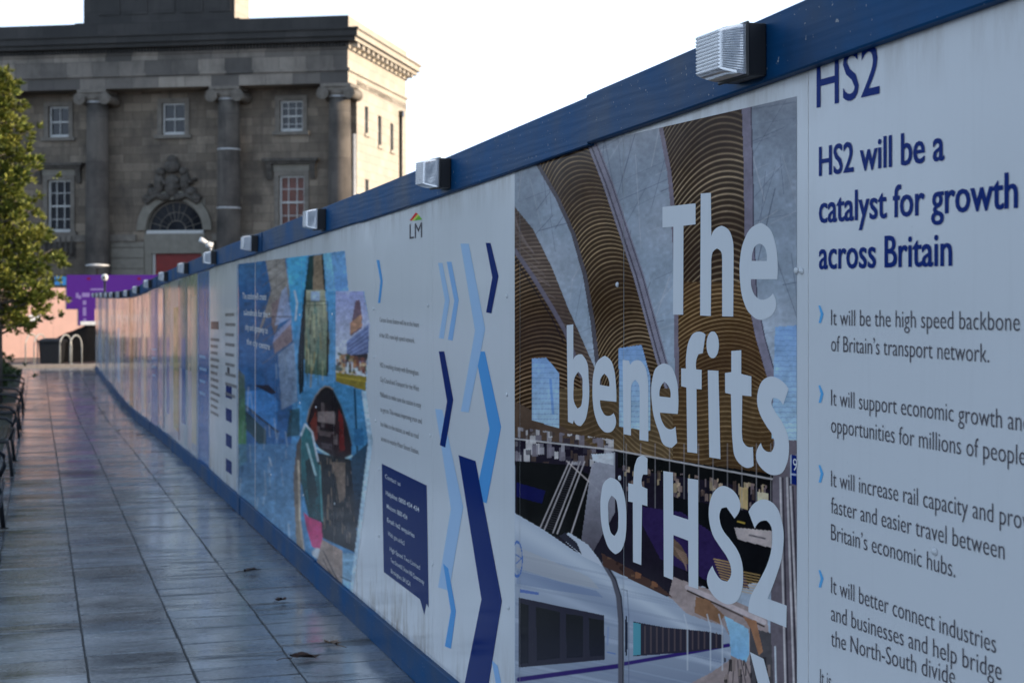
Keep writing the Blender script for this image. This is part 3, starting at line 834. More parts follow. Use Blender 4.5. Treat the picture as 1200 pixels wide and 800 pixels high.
def paint_tram(cv):
    X, Y = cv.X, cv.Y
    rs = random.Random(9)
    out = [(277, 309.5), (404.5, 293.5), (409, 341), (427, 341), (434, 380), (429.5, 458), (437.5, 517), (420, 648), (410, 720), (277, 720)]
    inside = cv.inside(out)
    cv.c[:] = (0.76, 0.765, 0.77)
    base = cv.c.copy()
    cv.vgrad(out, (70, 124, 176), (60, 104, 152))
    cv.poly([(277, 305), (335, 298), (345, 420), (340, 560), (277, 560)], (44, 78, 128))
    cv.vgrad([(277, 305), (308, 303), (300, 345), (277, 345)], (52, 92, 142), (40, 74, 124))
    cv.poly([(311, 304), (334, 301), (340, 345), (330, 372), (312, 372), (300, 400), (318, 340)], (104, 108, 116))
    for k in range(9):
        cv.line([(308, 322 + k * 13), (338, 300 + k * 13)], 1.1, (74, 80, 92), .7)
    cv.poly([(318, 356), (337, 342), (338, 350), (322, 392), (318, 380)], (96, 92, 106)); cv.poly([(320, 400), (341, 375), (343, 400), (322, 414)], (104, 98, 112))
    cv.poly([(330, 342), (336, 335), (342, 372), (322, 382)], (110, 130, 170), .8); cv.poly([(322, 392), (342, 372), (342, 378), (320, 402)], (116, 130, 172), .8)
    cv.line([(318, 371), (342, 371)], 1.2, (60, 60, 72))
    cv.poly([(288, 458), (316, 456), (326, 470), (324, 505), (306, 490), (288, 478)], (54, 106, 172)); cv.line([(288, 476), (326, 506)], 2, (26, 36, 54))
    cv.poly([(298, 451), (315, 451), (324, 460), (318, 462)], (24, 32, 50))
    cv.poly([(286, 480), (312, 504), (312, 530), (286, 500)], (34, 56, 70)); cv.vgrad([(278, 430), (287, 440), (289, 540), (278, 550)], (60, 70, 84), (62, 118, 76))
    cv.vgrad([(278, 520), (345, 520), (350, 640), (278, 640)], (62, 98, 140), (84, 118, 156), .8)
    for k in range(60):
        x, y = rs.uniform(278, 350), rs.uniform(415, 640)
        cv.line([(x, y), (x + rs.uniform(-3, 3), y + rs.uniform(8, 30))], rs.uniform(.6, 2.2), rs.choice([(34, 54, 80), (120, 140, 160), (70, 100, 130), (40, 70, 76), (150, 166, 184)]), rs.uniform(.25, .6))
    cv.poly([(326, 415), (345, 400), (349, 470), (330, 480)], (96, 116, 146), .8); cv.poly([(340, 480), (352, 478), (352, 510), (336, 512)], (34, 52, 52), .8)
    cv.vgrad([(337, 301), (360, 299), (357, 345), (352, 380), (346, 400), (340, 350)], (64, 138, 196), (48, 112, 168))
    cv.line([(345.5, 341), (348.5, 355), (346.5, 375)], 1.8, (150, 190, 220))
    cv.poly([(362, 300), (368, 299), (367, 341), (357, 343)], (30, 52, 62)); cv.poly([(368, 299), (377, 298), (381, 341), (367, 341)], (104, 98, 92)); cv.poly([(377, 298), (380, 341), (382, 341), (379, 297)], (34, 40, 44))
    cv.vgrad([(379, 297), (404, 294), (409, 341), (394, 341), (384, 341)], (92, 152, 200), (84, 130, 184)); cv.poly([(388, 296), (405, 294), (409, 341), (394, 341)], (74, 112, 172), .7)
    # inset interior view
    cv.vgrad([(357, 340), (381, 340), (387, 400), (384, 441), (357, 437)], (124, 134, 128), (54, 76, 70))
    cv.poly([(365, 341), (375, 341), (375, 353), (365, 353)], (120, 146, 184))
    for k in range(46):
        x, y = rs.uniform(358, 385), rs.uniform(352, 432)
        cv.line([(x, y), (x + rs.uniform(-1.5, 1.5), y + rs.uniform(5, 26))], rs.uniform(.8, 2), rs.choice([(40, 58, 54), (30, 40, 40), (96, 120, 110), (140, 150, 130), (60, 96, 100), (110, 104, 70)]), .75)
    cv.line([(359, 353), (384, 353)], 1, (50, 56, 54)); cv.line([(359, 358), (384, 357)], .8, (50, 56, 54))
    cv.poly([(357, 340), (359, 340), (356, 460), (351, 462), (349, 420)], (22, 40, 52)); cv.poly([(384, 345), (386, 400), (385, 440), (383, 441)], (30, 36, 34))
    # inset photo of a tall block
    cv.vgrad([(394, 341), (426, 341), (434, 380), (429, 458), (394, 447)], (112, 126, 178), (168, 166, 180))
    cv.poly([(417, 352), (422, 351), (425, 372), (424, 385), (411, 394), (413, 375)], (84, 74, 92)); cv.poly([(411, 378), (424, 368), (425, 382), (411, 392)], (128, 104, 92))
    cv.poly([(407, 400), (432, 380), (433, 405), (429, 425), (406, 424)], (86, 104, 150))
    for k in range(6): cv.line([(408, 403 + k * 4), (432, 384 + k * 5.6)], 1.1, (48, 58, 96), .8)
    cv.poly([(406, 417), (432, 414), (431, 422), (406, 424)], (40, 40, 50))
    cv.speck([(394, 412), (430, 420), (430, 440), (394, 436)], [(120, 92, 70), (60, 50, 52), (150, 140, 120), (90, 60, 60), (44, 60, 44)], 70, 2.5, 5, 2)
    cv.poly([(394, 436), (430, 441), (429, 458), (394, 447)], (96, 92, 46)); cv.line([(395, 441), (429, 447)], 1.4, (126, 118, 56))
    # big tram windscreen
    cv.poly([(353, 460), (394, 447), (429, 458), (437, 517), (425, 610), (378, 600), (353, 520)], (54, 104, 150), .9)
    dome = [(359.7, 494), (362.5, 480.6), (370, 464), (376, 456), (381, 452.5), (386, 453), (390.6, 456), (400, 475), (407.5, 497.5), (412.8, 520), (412, 534), (402, 539), (387, 534), (374.7, 525.6), (366, 512)]
    cv.vgrad(dome, (26, 26, 34), (40, 28, 34)); cv.line(dome[:7], 1.4, (124, 112, 100), .7); cv.line(dome[6:10], 1.2, (70, 92, 112), .7)
    for q in range(40):
        x = rs.uniform(364, 406); y = rs.uniform(466, 524); cv.put(cv.inside(dome) & (abs(X - x) < rs.uniform(.6, 2.2)) & (abs(Y - y) < rs.uniform(1.5, 7)), rs.choice([(16, 16, 22), (66, 58, 62), (88, 84, 92), (54, 26, 28), (44, 40, 52)]), .6)
    cv.poly([(364, 495), (371, 480), (373, 515), (367, 518)], (96, 50, 46), .7); cv.poly([(397, 478), (402, 488), (405, 528), (398, 530)], (84, 32, 32), .8)
    cv.poly([(373, 482), (392, 482), (393, 497), (373, 494)], (120, 116, 124), .6); cv.poly([(374, 504), (388, 506), (388, 512), (374, 510)], (90, 84, 92), .6); cv.poly([(376, 518), (390, 520), (390, 528), (377, 525)], (60, 56, 64), .8)
    cv.line([(372, 525), (387, 534.5), (402, 539.5), (412.5, 534)], 2.6, (128, 164, 188))
    cv.line([(416, 456), (422, 600)], 2, (28, 44, 60)); cv.poly([(415, 502), (426, 502), (427, 522), (416, 522)], (44, 86, 130))
    cv.vgrad([(412, 536), (432, 518), (424, 610), (418, 620), (411, 560)], (40, 62, 86), (22, 30, 42))
    cv.poly([(370, 530), (411, 538), (420, 640), (418, 648), (378, 630)], (24, 26, 34))
    cv.speck([(372, 534), (411, 540), (418, 640), (380, 626)], [(56, 54, 58), (84, 78, 74), (40, 44, 54), (66, 64, 68), (24, 28, 34)], 110, 1.4, 8, 6)
    cv.poly([(388, 541), (405, 542), (405, 582), (398, 590), (394, 560)], (98, 90, 86), .7)
    for k in range(14): cv.line([(380 + k * 3, 600), (380 + k * 3, 636)], .9, (56, 60, 70), .7)
    # tram nose
    cv.vgrad([(353, 505), (358, 497), (366, 505), (373, 540), (378, 600), (378, 612), (362, 606), (352, 560)], (46, 92, 106), (22, 48, 58))
    cv.line([(353, 510), (358, 497), (366, 506), (373, 540)], 2, (160, 180, 196)); cv.poly([(358, 540), (366, 534), (372, 580), (364, 600)], (30, 44, 52)); cv.line([(360, 520), (370, 556)], 2.4, (130, 176, 186), .8)
    cv.line([(375, 545), (378, 610)], 1.6, (58, 112, 126))
    cv.vgrad([(348, 520), (353, 510), (352, 600), (356, 650), (366, 700), (350, 690), (344, 560)], (58, 56, 60), (110, 108, 106)); cv.line([(350, 540), (352, 610), (362, 690)], 2.2, (150, 146, 140), .8)
    cv.vgrad([(356, 600), (363, 606), (377, 612), (379, 640), (376, 646), (366, 640), (360, 620)], (130, 50, 92), (136, 54, 100)); cv.ellipse(373, 648, 7, 6, (178, 186, 196))
    cv.vgrad([(378, 632), (402, 645), (402, 690), (410, 720), (370, 720), (366, 680)], (118, 110, 110), (106, 104, 108)); cv.line([(379, 645), (401, 690), (412, 712)], 1.3, (60, 58, 62)); cv.line([(379, 655), (396, 690)], 1.1, (60, 58, 62))
    cv.poly([(402, 648), (418, 648), (411, 700), (402, 700)], (96, 134, 170)); cv.line([(400, 676), (412, 681)], 1.4, (40, 52, 66))
    cv.poly([(429.5, 458), (437.5, 517), (420, 648), (411, 720), (407, 720), (416, 648), (432, 517), (424, 458)], (128, 158, 206))
    cv.grain(.12, 22, 5); cv.soften(1); cv.grain(.12, 4, 6)
    cv.c[~inside] = base[~inside]
    return inside

def picture(name, px0, px1, top, bot, step, painter, clip=False):
    """top/bot: edge lines as (x0,y0,x1,y1) in the photograph. One grid piece per board."""
    Ya, Yb = on_wall(px1, 400)[0], on_wall(px0, 400)[0]        # near, far
    ed = [Ya] + [j for j in JOINTS if Ya + 0.02 < j < Yb - 0.02] + [Yb]
    for a, b in zip(ed[:-1], ed[1:]):
        a2 = a + (0.0016 if a > Ya else 0); b2 = b - (0.0016 if b < Yb else 0)
        def xpix(Y):
            p = wp(Y, -0.02, 0); return 600 + F * p.x / p.y
        xa, xb = xpix(b2), xpix(a2)
        nx = max(4, int((xb - xa) / step)); xs = np.linspace(xa, xb, nx + 1)
        yt = np.interp(xs, [top[0], top[2]], [top[1], top[3]]) if True else 0
        sl = (top[3] - top[1]) / (top[2] - top[0]); yt = top[1] + sl * (xs - top[0])
        sl2 = (bot[3] - bot[1]) / (bot[2] - bot[0]); yb = bot[1] + sl2 * (xs - bot[0])
        ny = int((min(yb.max(), 830) - yt.min()) / step)
        t = np.linspace(0, 1, ny + 1)
        PX = np.repeat(xs[None, :], ny + 1, 0); PY = yt[None, :] + (yb - yt)[None, :] * t[:, None]
        cv = Canvas(PX, PY, (120, 130, 150))
        keep = painter(cv)
        k = (PX - 600) / F; Yw = (AX / _n + 0.02) / (k / _n + SL / _n); Z = CZ + (HZ - PY) / F * Yw
        d = dsurf(Yw) + 0.0008
        V = np.stack([AX - SL * Yw + NW.x * d, Yw + NW.y * d, Z], -1)
        idx = np.arange((ny + 1) * (nx + 1)).reshape(ny + 1, nx + 1)
        q = np.stack([idx[1:, :-1], idx[1:, 1:], idx[:-1, 1:], idx[:-1, :-1]], -1).reshape(-1, 4)
        if keep is not None and clip:
            kk = keep; kq = (kk[1:, :-1] | kk[1:, 1:] | kk[:-1, 1:] | kk[:-1, :-1]).reshape(-1)
            q = q[kq]
        if len(q) == 0: continue
        pobj = PANELS[panel_index((a + b) / 2)]
        o0 = np.array(ORG[pobj.name])
        me = bpy.data.meshes.new(name)
        vv = (V.reshape(-1, 3) - o0).astype(np.float32)
        used = np.unique(q); remap = -np.ones(len(vv), int); remap[used] = np.arange(len(used))
        cc = np.concatenate([cv.c.reshape(-1, 3), np.ones((len(vv), 1))], 1)[used].astype(np.float32)
        vv = vv[used]; q = remap[q]
        me.vertices.add(len(vv)); me.vertices.foreach_set('co', vv.ravel())
        me.loops.add(q.size); me.loops.foreach_set('vertex_index', q.ravel().astype(np.int32))
        me.polygons.add(len(q)); me.polygons.foreach_set('loop_start', (np.arange(len(q)) * 4).astype(np.int32))
        try: me.polygons.foreach_set('loop_total', np.full(len(q), 4, np.int32))
        except Exception: pass
        me.update(calc_edges=True)
        at = me.color_attributes.new('Col', 'FLOAT_COLOR', 'POINT'); at.data.foreach_set('color', cc.ravel())
        me.materials.append(M['print'])
        o = bpy.data.objects.new(name, me); COL.objects.link(o); o.parent = pobj; ORG[o.name] = Vector(o0)
        if me.polygons[0].normal.dot(NW) < 0: me.flip_normals()
picture('printed_picture', 604.5, 936.8, (725, 161, 936.5, 112.4), (604, 880, 937, 1185), 0.8, paint_station)
picture('printed_picture', 277, 438, (277, 309.5, 404.5, 293.5), (277, 577, 437, 716), 0.8, paint_tram, clip=True)

TP = PANELS[3]
BB = 0.034
def smooth_loop(pts):
    """closed outline: sharp corners stay, gentle ones are rounded."""
    n = len(pts); P = [Vector(p) for p in pts]; out = []
    def corner(i):
        a = (P[i] - P[i - 1]); b = (P[(i + 1) % n] - P[i])
        return a.angle(b, 0) > R(52)
    cs = [corner(i) for i in range(n)]
    for i in range(n):
        p1, p2 = P[i], P[(i + 1) % n]; l = (p2 - p1).length
        out.append(p1)
        if l > 34 or (cs[i] and cs[(i + 1) % n]): continue
        def tan(k, fwd):
            if cs[k]: return None
            a, b = P[k - 1], P[(k + 1) % n]
            d = (P[k] - a).normalized() / max((P[k] - a).length, 1e-6) + (b - P[k]).normalized() / max((b - P[k]).length, 1e-6)
            return d.normalized()
        t1 = tan(i, 1); t2 = tan((i + 1) % n, 0); ch = (p2 - p1).normalized()
        if t1 is None: t1 = (2 * ch - t2).normalized() if t2 is not None else ch
        if t2 is None: t2 = (2 * ch - t1).normalized()
        for k in range(1, 6):
            t = k / 6
            out.append((2*t**3 - 3*t**2 + 1) * p1 + (t**3 - 2*t**2 + t) * l * t1 + (-2*t**3 + 3*t**2) * p2 + (t**3 - t**2) * l * t2)
    return out
def glyph(name, loops, mat, parent, lift):
    cu = bpy.data.curves.new(name, 'CURVE'); cu.dimensions = '2D'; cu.fill_mode = 'BOTH'
    for lp_ in loops:
        pts = smooth_loop([Vector((x, -y)) for x, y in lp_])
        sp = cu.splines.new('POLY'); sp.points.add(len(pts) - 1); sp.use_cyclic_u = True
        for q, p in zip(sp.points, pts): q.co = (p.x / 100, p.y / 100, 0, 1)
    ob = bpy.data.objects.new(name, cu); COL.objects.link(ob)
    dg = bpy.context.evaluated_depsgraph_get()
    me = bpy.data.meshes.new_from_object(ob.evaluated_get(dg))
    m = MB()
    for x in me.vertices:
        Y, z = on_wall(x.co.x * 100, -x.co.y * 100); m.vert(wsurf(Y, z, lift))
    for f in me.polygons: m.face(tuple(f.vertices))
    bpy.data.objects.remove(ob); bpy.data.curves.remove(cu); bpy.data.meshes.remove(me)
    o = m.build(name, mat, parent)
    if o.data.polygons[0].normal.dot(NW) < 0: o.data.flip_normals()
    return o
def oval(cx, cy, rx, ry, n=14): return [(cx + rx * math.cos(2 * math.pi * k / n), cy + ry * math.sin(2 * math.pi * k / n)) for k in range(n)]
GLYPHS = [
 [[(777.9,242.5),(816.8,238.2),(816.8,262.7),(802.6,264.5),(802.2,368.7),(790.3,368.7),(790.7,265.6),(777.9,266.5)]],
 [[(822.9,226.7),(834.8,225.8),(835.3,276.9),(840.2,268),(847.6,264.5),(855,268.5),(860,279.1),(861.6,297),(861.1,370.9),(848.1,370.7),(848.1,304),(846.5,294.5),(842,291.1),(837.6,294.5),(835.3,304),(834.8,370.3),(822.2,369.6)]],
 [[(912.9,327.1),(913.3,305),(910.6,284.8),(903.9,267.9),(893.8,261.1),(882.5,266.8),(873.5,282.5),(869,305),(869,327.5),(872.4,350),(880.3,366.9),(891.5,374.6),(902.8,372),(911.3,361),(907.7,343.7),(901.6,349.5),(893.8,351.1),(887,346.5),(883,338),(882.1,327.1)],
  [(883,305.7),(883.8,296),(887,288.3),(892.2,285.4),(897.1,288.3),(900.2,296),(900.5,305.7)]],
 [[(665.3,380.9),(673.1,380),(673.1,421),(677.6,415.8),(683.3,415.3),(688.2,422),(691.1,443),(691.8,462.5),(690,480.5),(686.6,493),(682,499),(677.6,498),(673.8,492),(672.5,496.5),(666.8,494)],
  [(673.4,455),(675.2,441),(679,435.5),(682.5,440),(683.9,455),(683.5,468),(681.2,476.5),(678,478.5),(675,473.5)]],
 [[(723.8,470.8),(723.1,449),(720.8,432),(717,422),(710.3,416.8),(702.4,422),(697.2,435.5),(695.6,453.5),(696.1,471.5),(699,488.4),(704.6,500.8),(711.4,506.6),(717,506.2),(722.4,499.6),(720.4,483.9),(715.9,487),(711.4,486.8),(706.9,481),(704.6,468.8)],
  [(704.2,450.8),(705.8,442.4),(709.6,437.8),(713.4,442),(715.4,452.8)]],
 [[(731,421.6),(738.4,422.4),(740,427.6),(745.1,422.4),(750.8,422.2),(756.4,427.6),(759.8,437.8),(761.3,451),(761.3,517.2),(750.8,515.4),(751.2,460),(749.6,449.5),(745.8,445),(742.2,449.5),(740.9,460),(740.9,510.2),(732.1,508.6)]],
 [[(795.9,485),(796.6,462.5),(795,447),(791.8,436.5),(788,429.5),(779,425.6),(770,431.5),(766.4,442),(764.6,457),(765.4,471.3),(767.6,487.3),(773.3,505),(781.3,522.5),(789.1,524.6),(795.2,518.8),(793.2,499.5),(788,503),(783.5,501.9),(777.9,494.5),(775,483.4)],
  [(774.5,464.3),(775.8,453.5),(780.1,447.2),(784.6,451.8),(787.3,465.9)]],
 [[(828.5,392),(822.9,388.7),(815,390.2),(809.4,398.4),(806.2,413),(805.6,431.8),(799.9,431.5),(799.9,452.4),(806,454),(807.1,529.6),(818.8,531.1),(817.9,455.8),(824,456.2),(824,433.3),(817.7,432.8),(818,421),(820.4,415),(825.4,413.7)]],
 [oval(837, 404, 7.3, 15.8)],
 [[(831.2,433.7),(843.8,434.4),(846.1,537.9),(833,535.6)]],
 [[(858.9,411.2),(870.6,410.3),(870.6,438),(882.5,441),(882.5,464.3),(871.7,463.2),(871.3,507.5),(873.5,518.8),(878,523.3),(884.3,523.7),(885.2,545.8),(878,548.3),(870.1,544.6),(863.4,535.6),(860.5,518.8),(859.3,496.3),(858.4,461.8),(851.7,460.3),(851.5,437),(858.9,436)]],
 [[(926.4,455.8),(916.3,444.8),(905,441),(896,445.6),(890.4,458),(889.3,471.5),(892.6,485),(900.5,499.6),(907.3,509.8),(909.6,521),(906,529.5),(900.5,528.9),(893.8,518.8),(888.1,536.8),(896,550.3),(907.3,556.6),(917.4,554.8),(924.1,543.5),(926.8,527.8),(925.3,509.8),(918.5,494),(909.5,480.5),(906.1,471.5),(907.9,466.3),(912.9,467),(919.6,474.9)]],
 [[(717,559.3),(726,563.8),(731.6,575),(735,593),(735.6,611),(735,624.5),(732.8,637),(728.3,645.9),(722.6,649.3),(715.9,643.6),(710.3,631.3),(706.9,618),(705.1,600),(705.8,579.5),(710.3,563.8)],
  [(718.1,580.6),(722.6,584.5),(725.3,595.3),(726,611),(724.9,622.3),(721.5,627.9),(718.1,625),(715.4,617),(714.3,602),(714.8,587)]],
 [[(760.4,537),(755.3,533.4),(749.6,535.6),(745.8,543.5),(744,557),(743.6,567.3),(737.7,566),(737.7,587.4),(743.1,588.5),(743.3,658.3),(753,662.1),(753.9,591.2),(760.2,593),(760.2,572.8),(754.2,570),(753.5,561.5),(755.3,555.9),(760.2,556)]],
 [[(779,551.8),(790.3,553.6),(790.7,603.1),(808.3,608.8),(807.8,560.4),(820,562.2),(820,690.2),(808.7,686.8),(808.3,633.5),(790.9,626.8),(790.3,679.6),(779.5,675.1)]],
 [[(869.7,593),(865.6,580),(857.8,572.3),(847.6,569.4),(839.8,574.5),(834.1,586.3),(832.3,600.8),(834.1,616.8),(837.5,627.5),(845.4,640.3),(854.4,653.8),(858.2,663.9),(858.4,674.1),(854.4,681.2),(847.6,679.6),(840.9,671.8),(836.8,662.8),(830.3,680.8),(835.3,694.3),(844.3,703.6),(855.5,708.2),(865.6,704.4),(871.3,692),(872.8,674),(871.3,658),(866.8,645.8),(857.8,632.4),(848.8,620.5),(845.6,611),(845.2,602),(847.6,595.5),(853.3,594.2),(862.5,607.5)]],
 [[(879.1,599.8),(887,588.8),(896,585.1),(905,587.4),(912.9,595.3),(917.6,608),(920.3,622),(920.3,638),(917.4,657.3),(911.8,675.3),(901.6,701.5),(924.1,709.6),(923.7,735.4),(879.1,717.2),(880.3,703.3),(891.5,680.8),(900.5,662.8),(905.6,645.8),(906.9,630),(905.3,616),(900.5,610),(894.9,610.3),(886.6,619.5)]]]
for k, g in enumerate(GLYPHS):
    glyph('title_letter', g, M['white'], PANELS[4] if max(p[0] for p in g[0]) < 726 else TP, 0.0016 + 0.00001 * k)
film('title_chevron', [(881, 764), (897, 772), (921, 862), (897, 950), (880, 943), (905, 860)], M['white'], 0.002, TP)
text_on('number_lettering', [('9', (931.5, 551), (936.5, 552), 14, 0.0)], M['white'], TP, 0.002)

# --- chevron boards
PC, PL = PANELS[5], PANELS[6]
for name, pts, m in (
    ('chevron', [(570, 284.6), (575.6, 284.6), (585, 323.7), (576.5, 367), (570.5, 366), (577.8, 325)], 'navy'),
    ('chevron', [(540.4, 285.5), (550, 285.5), (569.3, 385.4), (550, 483), (540.8, 482), (557.4, 387.5)], 'lblue'),
    ('chevron', [(514, 308), (519, 308), (527.6, 351.4), (520.4, 397), (514.9, 396), (522, 352)], 'lblue'),
    ('chevron', [(524.2, 306.7), (529.7, 306.7), (538.2, 351.4), (531, 399), (525.5, 398), (533, 352.6)], 'lblue2'),
    ('chevron', [(514.9, 411.7), (521.2, 411.7), (531.9, 468.2), (522.5, 524.3), (516.1, 521.4), (524.6, 470.4)], 'navy'),
    ('chevron', [(557.4, 411.7), (568.8, 411.7), (588, 500), (571, 589.4), (557.4, 585), (574.4, 503)], 'mblue'),
    ('chevron', [(510.6, 479), (519, 480), (543.5, 594), (527, 692), (514, 688), (529, 596), (518, 524)], 'lblue'),
    ('chevron', [(538, 533), (558, 540), (589, 704), (560, 885), (531, 872), (565, 702)], 'navy'),
    ('chevron', [(520, 660), (526, 666), (535, 716), (529, 760), (522, 757), (529, 716)], 'mblue'),
    ('chevron', [(577, 773), (584, 780), (596, 838), (585, 880), (576, 876), (588, 836)], 'lblue2'),
    ('chevron', [(441.7, 304.7), (445, 304.7), (449, 329.5), (446, 355), (443.4, 355), (446.2, 329.5)], 'mblue')):
    lift = 0.0009 + 0.0002 * random.random() if m != 'navy' else 0.0014
    film(name, pts, M[m], lift)
film('emblem', [(480.6, 258.5), (487.5, 249), (490.2, 250.5), (483, 258.6)], M['red'], parent=PL)
film('emblem', [(483.4, 258.6), (490.4, 250.8), (491.4, 252), (485.5, 258.7)], M['yellow'], parent=PL)
film('emblem', [(485.9, 258.7), (491.6, 252.2), (495.3, 257.2)], M['green'], parent=PL)
text_on('emblem_lettering', [('LM', (480.5, 280), (495.2, 278), 17, 0.0)], M['greytext'], PL)
film('information_box', [(447.8, 543), (500.6, 568.7), (503, 711.7), (500.4, 707), (497.7, 720), (492.7, 702), (450.2, 670)], M['navy2'], parent=PL)
text_on('information_lettering', [
    ('Curzon Street Station will be at the heart', (445.5, 377), (491.5, 383.5), 5.6, 0), ('of the UK\u2019s new high speed network.', (445, 395), (486.5, 402), 5.6, 0),
    ('HS2 is working closely with Birmingham', (445.8, 430), (491, 440), 5.8, 0), ('City Council and Transport for the West', (446, 447), (491.5, 458.5), 5.8, 0),
    ('Midlands to make sure the station is easy', (446, 464.5), (494, 478), 5.8, 0), ('to get to. This means improving tram and', (446.3, 482), (495, 496.5), 5.8, 0),
    ('bus links to the station, as well as road', (446.6, 499), (491, 514), 5.8, 0), ('access to nearby Moor Street Station.', (447, 516), (491.5, 532.5), 5.8, 0)], M['midtext'], PL)
text_on('contact_lettering', [
    ('Contact us', (452, 560), (470, 569.5), 5, 0), ('Helpline: 0800 434 434', (453, 579.5), (492, 600), 5, .01), ('Minicom: 0800 434', (454, 595), (478, 609), 5, .01), ('Email: hs2 enquiries', (454.5, 611), (486.5, 630), 5, .01),
    ('Web: gov.uk/hs2', (455.5, 627), (475, 639), 5, 0), ('High Speed Two Limited', (457.5, 645), (493, 667.5), 5, 0), ('Two Snowhill, Snow Hill Queensway', (458.5, 658), (498, 685), 5, 0), ('Birmingham, B4 6GA', (459, 671), (482, 687), 5, 0)], M['white'], PL, 0.0022)
# white caption on the blue picture board
text_on('caption_lettering', [('The station will create', (284.5, 350), (312.5, 351.5), 7, .015), ('a landmark for the', (286, 369), (314, 372), 7, .015), ('city and a gateway to', (287.5, 386), (314, 391), 7, .015), ('the city centre', (289, 403), (316.5, 410), 7, .015)], M['white'], PANELS[10], 0.002)

# --- far boards: their prints and painted-in reflection tones as flat blocks of colour and lines of text
def board_rect(name, Y0, Y1, h0, h1, mat, lift=0.0009, skew=0.0):
    m = MB(); n = 6
    ys = np.linspace(Y0, Y1, n + 1)
    for a, b in zip(ys[:-1], ys[1:]):
        m.poly([wsurf(b, gw(b) + h0, lift), wsurf(a, gw(a) + h0, lift), wsurf(a, gw(a) + h1, lift), wsurf(b, gw(b) + h1, lift)], 0, True)
    return m.build(name, mat, PANELS[panel_index((Y0 + Y1) / 2)])
def text_rows(Y0, Y1, h0, h1, n, mat, seed):
    rr = random.Random(seed); m = MB()
    for k in range(n):
        h = h1 + (h0 - h1) * k / max(n - 1, 1); e = Y0 + (Y1 - Y0) * rr.uniform(0.0, 0.25)
        y = Y1
        while y > e:
            wl = rr.uniform(.04, .12); y2 = max(y - wl, e)
            m.poly([wsurf(y, gw(y) + h, .0018), wsurf(y2, gw(y2) + h, .0018), wsurf(y2, gw(y2) + h + .03, .0018), wsurf(y, gw(y) + h + .03, .0018)])
            y = y2 - .018
    m.build('text_lines', mat, PANELS[panel_index((Y0 + Y1) / 2)])
j = JOINTS
i0 = 12                                        # first white text board beyond the blue picture
M['farnavy'] = vinyl('glossy navy film', (0.008, 0.035, 0.17), 0.10)
for q_, c_ in enumerate(((96, 116, 124), (84, 104, 122), (110, 128, 144))): M['farfilm%d' % q_] = vinyl('grey green film', tuple(ink(c_)), 0.16)
for q_, c_ in enumerate(((118, 138, 164), (104, 126, 156))): M['lowfilm%d' % q_] = vinyl('blue grey film', tuple(ink(c_)), 0.16)
far_ = [  # kind per board from index 12 on
    'textbox', 'text', 'blue', 'pale', 'bluestrip', 'green', 'bluestrip', 'bluestrip', 'blue', 'bluestrip', 'pale', 'bluestrip', 'plain', 'ochre', 'bluestrip', 'lines', 'pale', 'blue2', 'bluestrip', 'pale', 'text', 'plain', 'bluestrip', 'plain', 'pale', 'plain', 'blue2', 'plain', 'plain', 'plain']
M['palefilm'] = vinyl('pale green film', tuple(ink((128, 140, 142))), 0.12); M['greenfilm'] = vinyl('moss green film', tuple(ink((96, 112, 84))), 0.12); M['ochrefilm'] = vinyl('ochre film', tuple(ink((98, 90, 64))), 0.12); M['bluefilm'] = vinyl('strong blue film', tuple(ink((40, 84, 148))), 0.12)
for k, kind in enumerate(far_):
    i = i0 + k
    if i >= NP_: break
    a, b = j[i] + .002, j[i + 1] - .002
    if k >= 3 and kind not in ('blue', 'ochre'):
        board_rect('print_block', a, b, 1.12, 2.24, M['farfilm%d' % (k % 3)], 0.0006); board_rect('print_block', a, b, .16, 1.12, M['lowfilm%d' % (k % 2)], 0.0006)  # grey-green over blue-grey: reflected tones painted into the board colour
    if kind == 'textbox':
        text_rows(a + .12, b - .25, 1.0, 1.75, 9, M['midtext'], k)
        for hh in (0.28, 0.52, 0.76, 0.98): board_rect('print_block', a + .45, b - .28, hh, hh + .12, M['navy'])
        board_rect('print_block', b - .55, b - .38, 1.2, 1.27, M['greytext'])
    elif kind == 'text':
        board_rect('print_block', a + .3, b - .15, 1.62, 1.70, M['greytext']); text_rows(a + .2, b - .12, .75, 1.5, 12, M['midtext'], k)
    elif kind == 'blue': board_rect('print_block', a, b, .16, 2.24, M['bluefilm']); text_rows(a + .2, b - .2, .9, 1.3, 4, M['lblue'], k)
    elif kind == 'pale': board_rect('print_block', a + .1, b - .5, .3, 2.0, M['palefilm'])
    elif kind == 'green': board_rect('print_block', a, b - .4, .3, 1.9, M['greenfilm'])
    elif kind == 'ochre': board_rect('print_block', a, b, .16, 2.24, M['ochrefilm'])
    elif kind == 'lines': text_rows(a + .2, b - .15, .7, 1.8, 10, M['greytext'], k); board_rect('print_block', a + .02, a + .10, .3, 1.7, M['navy'])
    elif kind == 'bluestrip': board_rect('print_block', a + .25, b - .45, .45, 1.5, M['bluefilm']); board_rect('print_block', b - .16, b, .2, 2.2, M['farnavy'])
    elif kind == 'blue2': board_rect('print_block', a + .1, b - .2, .4, 1.6, M['lblue'])
    else: board_rect('print_block', b - .10, b, .2, 2.2, M['farnavy'])

